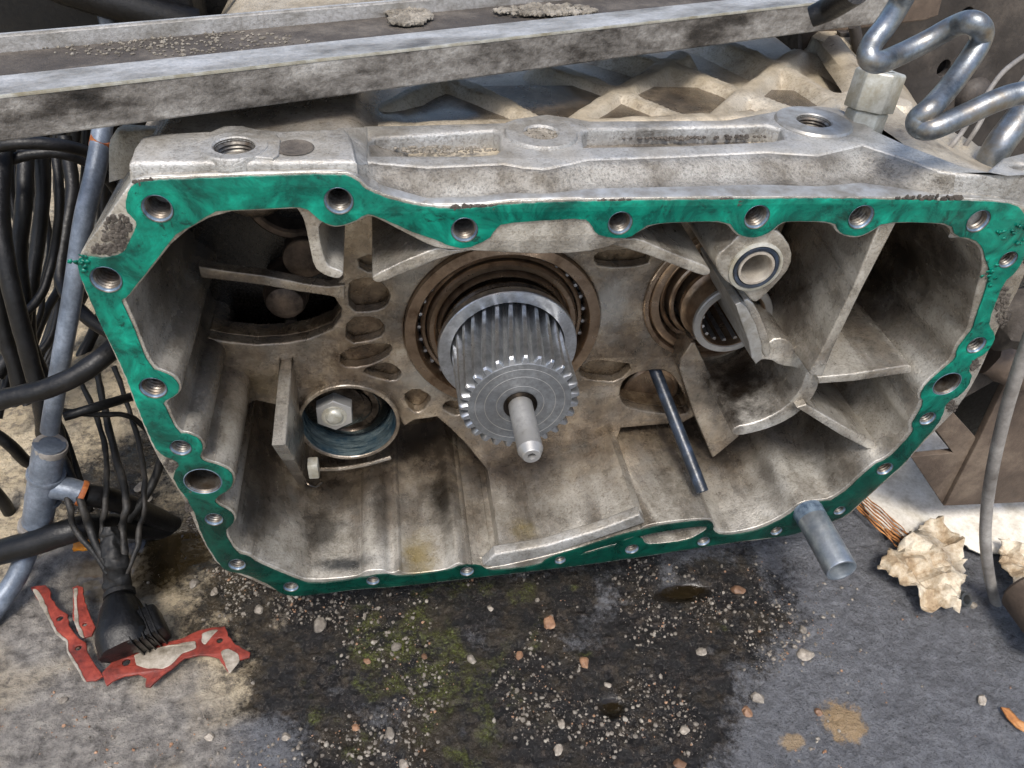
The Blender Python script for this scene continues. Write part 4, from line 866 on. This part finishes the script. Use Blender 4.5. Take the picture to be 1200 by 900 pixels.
plate('side_strip', [(984, 38), (996, 38), (1008, 80), (994, 80)], .36, .01, 'chassis', 'narrow grey metal strip beside the round lug of the case', 'strip')
tag(link('threaded_rod', tube_me([onY(1001, 30, .35), onY(1012, 90, .35)], .006, 12, 0), M['chassis'], None), 'dark threaded rod between the grey strip and the pipe', 'rod')
# lower right bracket
BK = thing('chassis_bracket', tuple(onY(1107, 593, .06)), 'dark folded chassis bracket right of the gearbox, above the cardboard', 'bracket')
link('bracket_plate', prism_me([tr([(1068, 536), (1117, 531), (1105, 515), (1093, 500), (1112, 478), (1150, 520), (1106, 593)], .06)], .06, .068, .001), M['chassis_brown'], BK)
link('bracket_face', prism_me([tr([(1107, 593), (1145, 520), (1180, 447), (1202, 420), (1290, 400), (1290, 585)], .055)], .055, .063, .001), M['chassis_brown'], BK)
link('bracket_back', prism_me([tr([(1095, 505), (1130, 450), (1165, 400), (1215, 390), (1215, 520), (1140, 560)], .12)], .12, .13, .001), M['black'], BK)
plate('bracket_arm', [(1108, 480), (1178, 440), (1186, 432), (1165, 425), (1150, 432), (1122, 462)], .058, .05, 'chassis', 'narrow dark arm above the chassis bracket', 'bracket')
hh = [(1160, 418, .06), (1185, 430, .05), (1225, 445, .04)]
tag(hose('rod_end', hh, 22, M['chassis_brown'], wob=.002), 'grey brown mud covered rod end right of the gearbox flange', 'rod')
tag(link('mud_clump', rocky(lathe_me([(0, -.03), (.02, -.024), (.03, -.005), (.028, .015), (0, .03)], onY(1196, 372, .04), 'Z', 28), .010, 60), M['grime'], None, 50), 'dark mud clump clinging beside the right gearbox flange', 'mud')
tag(hose('grey_cable', [(1235, 330, -.02), (1205, 400, -.02), (1182, 470, -.02), (1165, 540, -.02), (1156, 600, -.02), (1156, 650, -.03), (1168, 710, -.04), (1195, 765, -.05), (1240, 810, -.06)], 6.5, M['coil']), 'light grey cable hanging down along the right edge', 'cable')
wq = onY(1236, 730, -.10)
wl = thing('drum', (wq[0]+.0, -.10, wq[2]), 'brown rusty drum edge at the far right of the photo', 'drum')
lathe('drum_shell', [(0, -.02), (.030, -.02), (.034, -.016), (.034, .04), (.030, .044), (0, .044)], (wq[0]+.004, -.10, wq[2]), M['chassis_brown'], wl, n=48)

# ------------------------------------------------------------------ ground litter
def gpoly(pts, z=0): return [tuple(onZ(x, y, GZ+z)[:2]) for x, y in pts]
def sheet(name, pts, z, th, mat, amp, sc, seed, rag=.0012, cuts=None, tilt=None):
    pl = ragged(gpoly(pts, z), .004, rag)
    X = [q[0] for q in pl]; Y_ = [q[1] for q in pl]
    # fill with a jittered grid so that it can crumple
    from mathutils.geometry import delaunay_2d_cdt
    step = cuts or .006; inner = []
    x = min(X)
    while x < max(X):
        y = min(Y_)
        while y < max(Y_): inner.append((x+random.uniform(-.3, .3)*step, y+random.uniform(-.3, .3)*step)); y += step
        x += step
    vv = [Vector(q) for q in pl]+[Vector(q) for q in inner]; n = len(pl)
    r = delaunay_2d_cdt(vv, [], [list(range(n))], 1, 1e-6)
    co = [(q.x, q.y, 0) for q in r[0]]
    V = []
    for c_ in co:
        nn = noise.fractal(Vector((c_[0]*sc, c_[1]*sc, seed)), 1, 2, 4); rg = 1-abs(noise.noise(Vector((c_[0]*sc*.8, c_[1]*sc*.8, seed+9))))*2
        V.append((c_[0], c_[1], GZ+z+amp*(nn*.45+.55*rg+.5)+(tilt(c_) if tilt else 0)))
    me = mesh_from(V, [tuple(f) for f in r[2]])
    o = link(name, me, M[mat], None, 12 if mat == 'crumple' else 40); md = o.modifiers.new('s', 'SOLIDIFY'); md.thickness = th; return o
cb = sheet('cardboard_sheet', [(1004, 583), (1020, 610), (1033, 622), (1060, 633), (1090, 628), (1112, 636), (1148, 651), (1180, 652), (1290, 700), (1290, 470), (1080, 490), (1055, 540), (1030, 560)], .003, .003, 'paper', .004, 18, 1, .0015, .012)
tag(cb, 'dirty white cardboard sheet with torn edge on the ground at right', 'cardboard')
SR = thing('torn_strip', tuple(onZ(1035, 610, GZ)), 'orange brown torn cardboard edge lying at the corner of the white sheet', 'cardboard')
for k in range(7):
    o0 = (k-3)*4.2; pts_ = [onZ(1003+o0*.5+random.uniform(-2, 2), 583-o0*.3, GZ+.014), onZ(1022+o0*.6, 600-o0*.45, GZ+.016+random.uniform(-.003, .003)), onZ(1046+o0*.6, 622-o0*.5, GZ+.014), onZ(1064+o0*.7+random.uniform(-6, 4), 638-o0*.6+random.uniform(-6, 3), GZ+.010)]
    Q = catmull(pts_, 5); vs = []; fs = []
    for i_, q in enumerate(Q):
        w_ = .0022*(1-.5*abs(i_/len(Q)-.5)); z_ = .0012*math.sin(i_*1.3+k)
        vs += [(q.x-w_*.7, q.y+w_, q.z+z_), (q.x+w_*.7, q.y-w_, q.z-z_)]
        if i_: n_ = 2*i_; fs.append((n_-2, n_-1, n_+1, n_))
    o = link('fibre', mesh_from(vs, fs), M['kraft'], SR); sm_ = o.modifiers.new('s', 'SOLIDIFY'); sm_.thickness = .0012
tag(sheet('splinter', [(1035, 622), (1042, 622), (1046, 632), (1040, 633)], .004, .002, 'kraft', .003, 60, 5, .001, .004), 'small brown cardboard splinter left of the crumpled paper', 'cardboard')
tag(sheet('crumpled_paper', [(1053, 645), (1060, 632), (1092, 619), (1105, 635), (1120, 655), (1126, 678), (1117, 700), (1115, 730), (1108, 722), (1098, 718), (1080, 725), (1066, 705), (1048, 693), (1021, 679), (1030, 662)], .004, .0012, 'crumple', .026, 40, 3, .0022, .0065), 'crumpled brown paper scrap on the asphalt below the white cardboard', 'paper')
tag(sheet('crumpled_paper', [(1163, 643), (1185, 650), (1205, 655), (1240, 690), (1205, 702), (1190, 700), (1175, 685), (1164, 672)], .006, .0012, 'crumple', .020, 50, 6, .0022, .0065), 'crumpled brown paper scrap at the right edge behind the grey cable', 'paper')
tag(sheet('wood_chip', [(1171, 832), (1180, 833), (1192, 845), (1202, 852), (1200, 860), (1190, 855), (1178, 843)], .002, .002, 'kraft', .003, 60, 7, .0006, .003), 'thin brown splinter at the right edge of the asphalt', 'splinter')
nq = onZ(1126, 702, GZ+.006); rn = 9*depth(nq)/F
tag(lathe('steel_ring', [(rn, -.007), (rn, .006), (rn*.9, .008), (rn*.62, .008), (rn*.55, .006), (rn*.55, -.007)], tuple(nq), M['galv'], None, n=24, d=(.2, -.6, .7), close=True), 'small steel ring beside the crumpled paper', 'ring')
# pieces of a red metal gasket
def redpiece(pts, white, holes, label, z, tilt, seed):
    L = gpoly(pts, z); HH = []
    for x, y, r in holes:
        q = onZ(x, y, GZ+z); HH.append(circ(q[0], q[1], r*depth(q)/F, 14))
    root = thing('red_gasket_piece', (L[0][0], L[0][1], GZ), label, 'gasket')
    me = prism_me([ragged(L, .004, .0005)]+HH, GZ+z, GZ+z+.0026, .0006, 'Z')
    for v in me.vertices: v.co.z += .003*noise.noise(v.co*18)+tilt(v.co)
    link('gasket_sheet', me, M['red'], root)
    for wpts in white:
        me = prism_me([smooth_poly(ragged(gpoly(wpts, z+.0026), .004, .0005), 1)], GZ+z+.0022, GZ+z+.0033, .0003, 'Z')
        for v in me.vertices: v.co.z += .003*noise.noise(v.co*18)+tilt(v.co)
        link('bare_patch', me, M['foil'], root)
    return root
z7 = lambda l: [(x/3, 600+y/3) for x, y in l]
redpiece(z7([(108, 265), (130, 262), (160, 258), (176, 270), (180, 300), (205, 340), (240, 365), (245, 400), (270, 440), (305, 465), (312, 500), (335, 540), (368, 582), (340, 598), (306, 602), (280, 560), (262, 530), (240, 490), (236, 455), (200, 430), (172, 375), (140, 320)]),
         [z7([(112, 270), (128, 268), (150, 300), (178, 370), (200, 418), (238, 452), (244, 490), (262, 520), (286, 560), (306, 600), (296, 600), (262, 540), (236, 492), (232, 458), (198, 432), (168, 375), (136, 315)])],
         [(71, 726, 3.5), (93, 761, 3.5)], 'long left arm of a broken red metal gasket on the ground', .008, lambda c_: 0, 1)
redpiece(z7([(258, 268), (274, 262), (292, 268), (298, 310), (315, 360), (337, 408), (325, 440), (298, 448), (272, 420), (258, 370)]), [z7([(258, 270), (272, 264), (270, 330), (280, 400), (300, 446), (284, 440), (262, 390)])], [(100, 733, 2.5)], 'small standing tip of a broken red gasket beside the rubber boot', .016, lambda c_: 0, 2)
redpiece(z7([(362, 572), (400, 530), (440, 500), (520, 475), (600, 462), (650, 448), (700, 420), (750, 408), (792, 405), (805, 440), (830, 470), (882, 496), (876, 512), (845, 522), (825, 545), (806, 570), (790, 545), (770, 518), (735, 508), (690, 510), (650, 520), (600, 560), (560, 590), (530, 622), (512, 620), (520, 590), (490, 574), (440, 582), (400, 600), (378, 618)]),
         [z7([(470, 505), (520, 485), (600, 470), (650, 462), (690, 455), (690, 480), (640, 500), (600, 540), (570, 555), (510, 550), (480, 540)]), z7([(775, 490), (800, 480), (838, 500), (842, 525), (806, 568), (795, 545)]), z7([(710, 430), (745, 414), (770, 412), (745, 440), (720, 470), (708, 455)])],
         [(149, 778, 4.5), (258, 752, 3.5)], 'long right arm of a broken red metal gasket on the ground', .009, lambda c_: 0, 3)
q = onZ(183, 775, GZ+.013); 

# ------------------------------------------------------------------ pipes and hoses on the left
TL = thing('air_line', tuple(onY(45, 620, .10)), 'grey blue air line with a tee fitting hanging left of the gearbox', 'air line')
hose('upper_pipe', [(128, 80, .26), (120, 150, .22), (112, 200, .19), (98, 260, .17), (86, 340, .15), (72, 420, .13), (58, 505, .12)], 11, M['greyblue'], TL)
def coll(x, y, Y, r, h, mat, name, dirpx):
    q = onY(x, y, Y); q2 = onY(dirpx[0], dirpx[1], Y); k = depth(q)/F
    return lathe(name, [(r*.7*k, -h*k), (r*k, -h*k), (r*k*1.03, -h*k*.6), (r*k*1.03, h*k*.6), (r*k, h*k), (r*.7*k, h*k)], tuple(q), M[mat], TL, n=28, d=Vector(q2-q))
hose('tee_body', [(58, 520, .12), (52, 560, .115), (44, 612, .11)], 17, M['greyblue'], TL)
coll(59, 524, .12, 18, 5, 'coil', 'clamp_ring', (56, 540)); coll(54, 556, .118, 20, 4, 'greyblue', 'collar', (51, 570)); coll(42, 616, .11, 18, 5, 'coil', 'clamp_ring', (38, 640)); coll(51, 583, .118, 19, 3, 'greyblue', 'collar', (48, 600))
hose('tee_branch', [(55, 570, .115), (78, 573, .112), (95, 578, .11)], 14, M['greyblue'], TL); coll(96, 578, .11, 15, 3, 'rust', 'seal_ring', (110, 582))
hose('lower_hose', [(42, 610, .11), (34, 640, .10), (20, 675, .08), (0, 705, .06), (-25, 740, .04)], 12, M['greyblue'], TL)
coll(119, 168, .21, 12.5, 7, 'rust', 'band', (112, 200))
hz = [
 ([(-30, 478, .08), (10, 466, .08), (50, 457, .08), (90, 440, .085), (125, 415, .10), (150, 390, .14), (200, 350, .25)], 11.5, 'rubber', 'thick black hose crossing in front of the grey blue pipe'),
 ([(-30, 655, .09), (40, 636, .09), (100, 618, .10), (160, 618, .14), (250, 624, .2)], 14, 'rubber', 'thick black hose running low behind the tee fitting'),
 ([(98, 580, .11), (130, 585, .12), (180, 605, .15), (220, 625, .18), (260, 640, .2)], 12, 'rubber', 'black hose leaving the tee fitting to the right'),
 ([(75, 488, .16), (110, 478, .17), (150, 466, .2), (200, 455, .26)], 5.5, 'rubber', 'thin black cable from the pipe to the gasket edge, upper one'),
 ([(72, 481, .17), (110, 486, .18), (145, 486, .19), (165, 497, .2), (185, 520, .2)], 3.2, 'rubber_dusty', 'thin black cable from the pipe to the gasket edge, lower one'),
 ([(190, 530, .18), (182, 560, .15), (165, 590, .13), (150, 610, .12)], 5, 'rubber_dusty', 'short dusty cable beside the lower left gasket notch'),
 ([(5, 160, .25), (0, 250, .2), (12, 330, .17), (35, 420, .15), (48, 470, .14), (52, 510, .15)], 10, 'rubber', 'thick black hose bending down at the left edge'),
 ([(-12, 190, .25), (-8, 300, .2), (5, 390, .18), (18, 430, .17), (25, 470, .16)], 9, 'rubber', 'black hose hugging the left edge'),
 ([(30, 170, .3), (28, 240, .26), (22, 300, .24), (28, 360, .22), (20, 400, .2), (-5, 440, .18)], 9, 'rubber', 'black hose second from the left edge'),
 ([(62, 165, .3), (70, 230, .27), (62, 300, .25), (45, 350, .22), (0, 390, .2), (-30, 410, .2)], 5, 'rubber', 'thin black cable curling to the left edge'),
 ([(45, 160, .32), (50, 220, .3), (45, 280, .28), (35, 350, .25), (35, 400, .22), (55, 450, .2)], 8, 'rubber', 'black hose between the left hoses and the pipe'),
 ([(75, 160, .4), (85, 220, .37), (78, 270, .34), (72, 330, .3), (100, 370, .26), (130, 390, .24)], 8, 'rubber', 'black hose passing behind the pipe towards the gasket'),
 ([(-20, 175, .22), (20, 168, .22), (70, 170, .23), (110, 182, .25), (140, 205, .28), (170, 250, .3)], 7, 'rubber', 'black hose arching under the beam to the gearbox, upper one'),
 ([(-20, 200, .24), (40, 180, .25), (90, 185, .26), (130, 215, .28), (160, 270, .32)], 6, 'rubber', 'black hose arching under the beam to the gearbox, lower one'),
 ([(-20, 560, .2), (5, 590, .2), (25, 620, .2), (60, 630, .2)], 7, 'rubber', 'black hose at the left edge above the low thick hose'),
 ([(-20, 500, .18), (10, 520, .18), (30, 540, .19), (45, 545, .2)], 7, 'rubber', 'black hose behind the tee fitting from the left edge'),
 ([(10, 430, .2), (40, 460, .2), (70, 500, .2), (85, 540, .18), (105, 600, .15)], 5, 'rubber_dusty', 'dusty cable sloping behind the tee fitting'),
 ([(-10, 380, .22), (30, 430, .2), (60, 470, .19), (75, 520, .18), (90, 590, .15)], 4, 'rubber', 'thin cable sloping behind the pipe'),
 ([(120, -20, .5), (122, 10, .5), (126, 30, .5)], 9, 'greyblue', 'short grey blue pipe end above the beam at the top left'),
]
BG = []
for k in range(16):
    x0 = -20+k*11+random.uniform(-5, 5); yy = .42+.015*k
    BG.append([(x0+random.uniform(-15, 15), 130, yy), (x0+random.uniform(-10, 10), 220, yy-.03), (x0+random.uniform(-22, 22), 300, yy-.07), (x0*.6+random.uniform(-20, 20), 380+random.uniform(-20, 30), yy-.12), (x0*.4-10+random.uniform(-30, 30), 470+random.uniform(-30, 60), yy-.2)])
for k, pts in enumerate(BG): tag(hose('background_hose', pts, random.choice([3.5, 5, 7]), M['rubber'], wob=.001), 'black hose in the tangle hanging behind the grey blue pipe at left', 'hose', 'tangle of black hoses at left')
for pts, r, mm, lb in hz: tag(hose('black_hose' if mm.startswith('rub') and r > 6 else ('cable' if mm.startswith('rub') else 'pipe_end'), pts, r, M[mm], wob=.0006), lb, 'hose' if r > 6 else 'cable')
# cable bundle going down to the rubber boot
def zb(x, y, z): return onZ(x, y, z)
ctrb = []
LB = ['leftmost cable of the bundle going into the rubber boot', 'second cable from the left in the bundle above the boot', 'third cable from the left in the bundle above the boot', 'fourth cable from the left in the bundle above the boot', 'rightmost cable of the bundle above the boot']
for k, (x0, xm, x1, r) in enumerate([(78, 108, 126, 3.4), (92, 116, 131, 4.6), (122, 124, 136, 3.2), (146, 146, 142, 4.2), (168, 160, 148, 3)]):
    tag(hose('bundle_cable', [(x0-34, 430, .27), (x0-12+random.uniform(-12, 12), 515, .18), (x0+2, 585, .10), ((x0+xm)/2+random.uniform(-8, 8), 618, .085), (xm, 645, .066), (x1, 672, .05)], r, M['rubber_dusty'], wob=.0016), LB[k], 'cable', 'cables going into the rubber boot')
shp = [onY(x, y, Y) for x, y, Y in [(128, 618, .085), (132, 640, .072), (136, 662, .058), (139, 695, .046)]]
ms = tube_me(shp, [.0085, .0125, .0135, .012], 26, 14)
for v in ms.vertices: v.co += noise.noise_vector(v.co*130)*.0032+noise.noise_vector(v.co*45)*.003
tag(link('wrapped_sheath', ms, M['rubber_dusty'], None, 60), 'crumpled black tape wrapping round the cable bundle just above the rubber boot', 'wrapping')
bt0 = onY(139, 690, .045); bt1 = onZ(148, 748, GZ+.03); 
BT = thing('rubber_boot', tuple(onZ(150, 760, GZ)), 'black ribbed rubber plug with boot lying on the red gasket', 'connector')
d_ = Vector(bt1-bt0); Lb = d_.length
me = lathe_me([(0, -.004), (.013, -.004), (.0135, .004), (.0120, .006), (.0140, .010), (.0175, Lb*.35), (.0230, Lb*.62), (.0265, Lb*.85), (.0270, Lb), (.024, Lb+.012), (.0, Lb+.014)], tuple(bt0), n=36, d=d_)
link('boot_body', rocky(me, .0025, 40), M['rubber'], BT, None or 50) if False else link('boot_body', rocky(rocky(me, .0035, 40), .0016, 140), M['rubber'], BT)
lathe('strap', [(.0128, .004), (.0150, .004), (.0150, .0085), (.0125, .0085)], tuple(bt0), M['rubber_dusty'], BT, n=32, d=d_)
cq0, cq1 = onZ(150, 740, GZ+.034), onZ(193, 724, GZ+.026)
link('plug_shell', rocky(box_along(cq0+np.array([0, 0, -.016]), cq1+np.array([0, 0, -.012]), (0, -.3, 1), .036, .034, .004, .15), .0015, 50), M['rubber'], BT)
for k in range(5):
    a = cq0*(1-k/6-.12)+cq1*(k/6+.12)
    b = a+(cq1-cq0)*.06
    link('rib', box_along(a+np.array([0, 0, -.016]), b+np.array([0, 0, -.016]), (0, -.3, 1), .040, .038, .0015, .12), M['rubber'], BT)
tag(sheet('orange_scrap', [(87, 637), (98, 634), (112, 636), (122, 634), (122, 644), (104, 648), (88, 649)], .012, .004, 'orange', .004, 40, 11, .0006, .004), 'small orange plastic scrap behind the bundle of cables', 'scrap')
# dark machinery behind the gearbox, also added to cut light from behind
def blockm(name, x0, x1, y0, y1, z0, z1, mat, label, cat):
    me = bevel_me(mesh_from([(x, y, z) for x in (x0, x1) for y in (y0, y1) for z in (z0, z1)], [(0, 1, 3, 2), (4, 5, 7, 6), (0, 1, 5, 4), (2, 3, 7, 6), (0, 2, 6, 4), (1, 3, 7, 5)]), .006, 3)
    o = link(name, me, M[mat], None); tag(o, label, cat); return o
blockm('engine_block', -.7, .72, .64, 1.0, -.10, .26, 'black', 'black engine block behind the gearbox under the beam', 'engine')
blockm('frame_rail', -1.6, -.30, .52, .60, .05, .20, 'black', 'black frame rail behind the hoses at upper left', 'rail')
for k, (x, lb) in enumerate([(-.55, 'round black pipe behind the beam, left one of two'), (-.35, 'round black pipe behind the beam, right one of two')]):
    tag(link('rear_pipe', tube_me([(x, .45, .28), (x+.1, .48, .18), (x+.25, .52, .12)], .018, 14, 5), M['black'], None), lb, 'pipe')
blockm('side_casing', .55, 1.3, .46, .9, -.2, .2, 'chassis', 'dark side casing behind the chassis plate at right', 'casing')
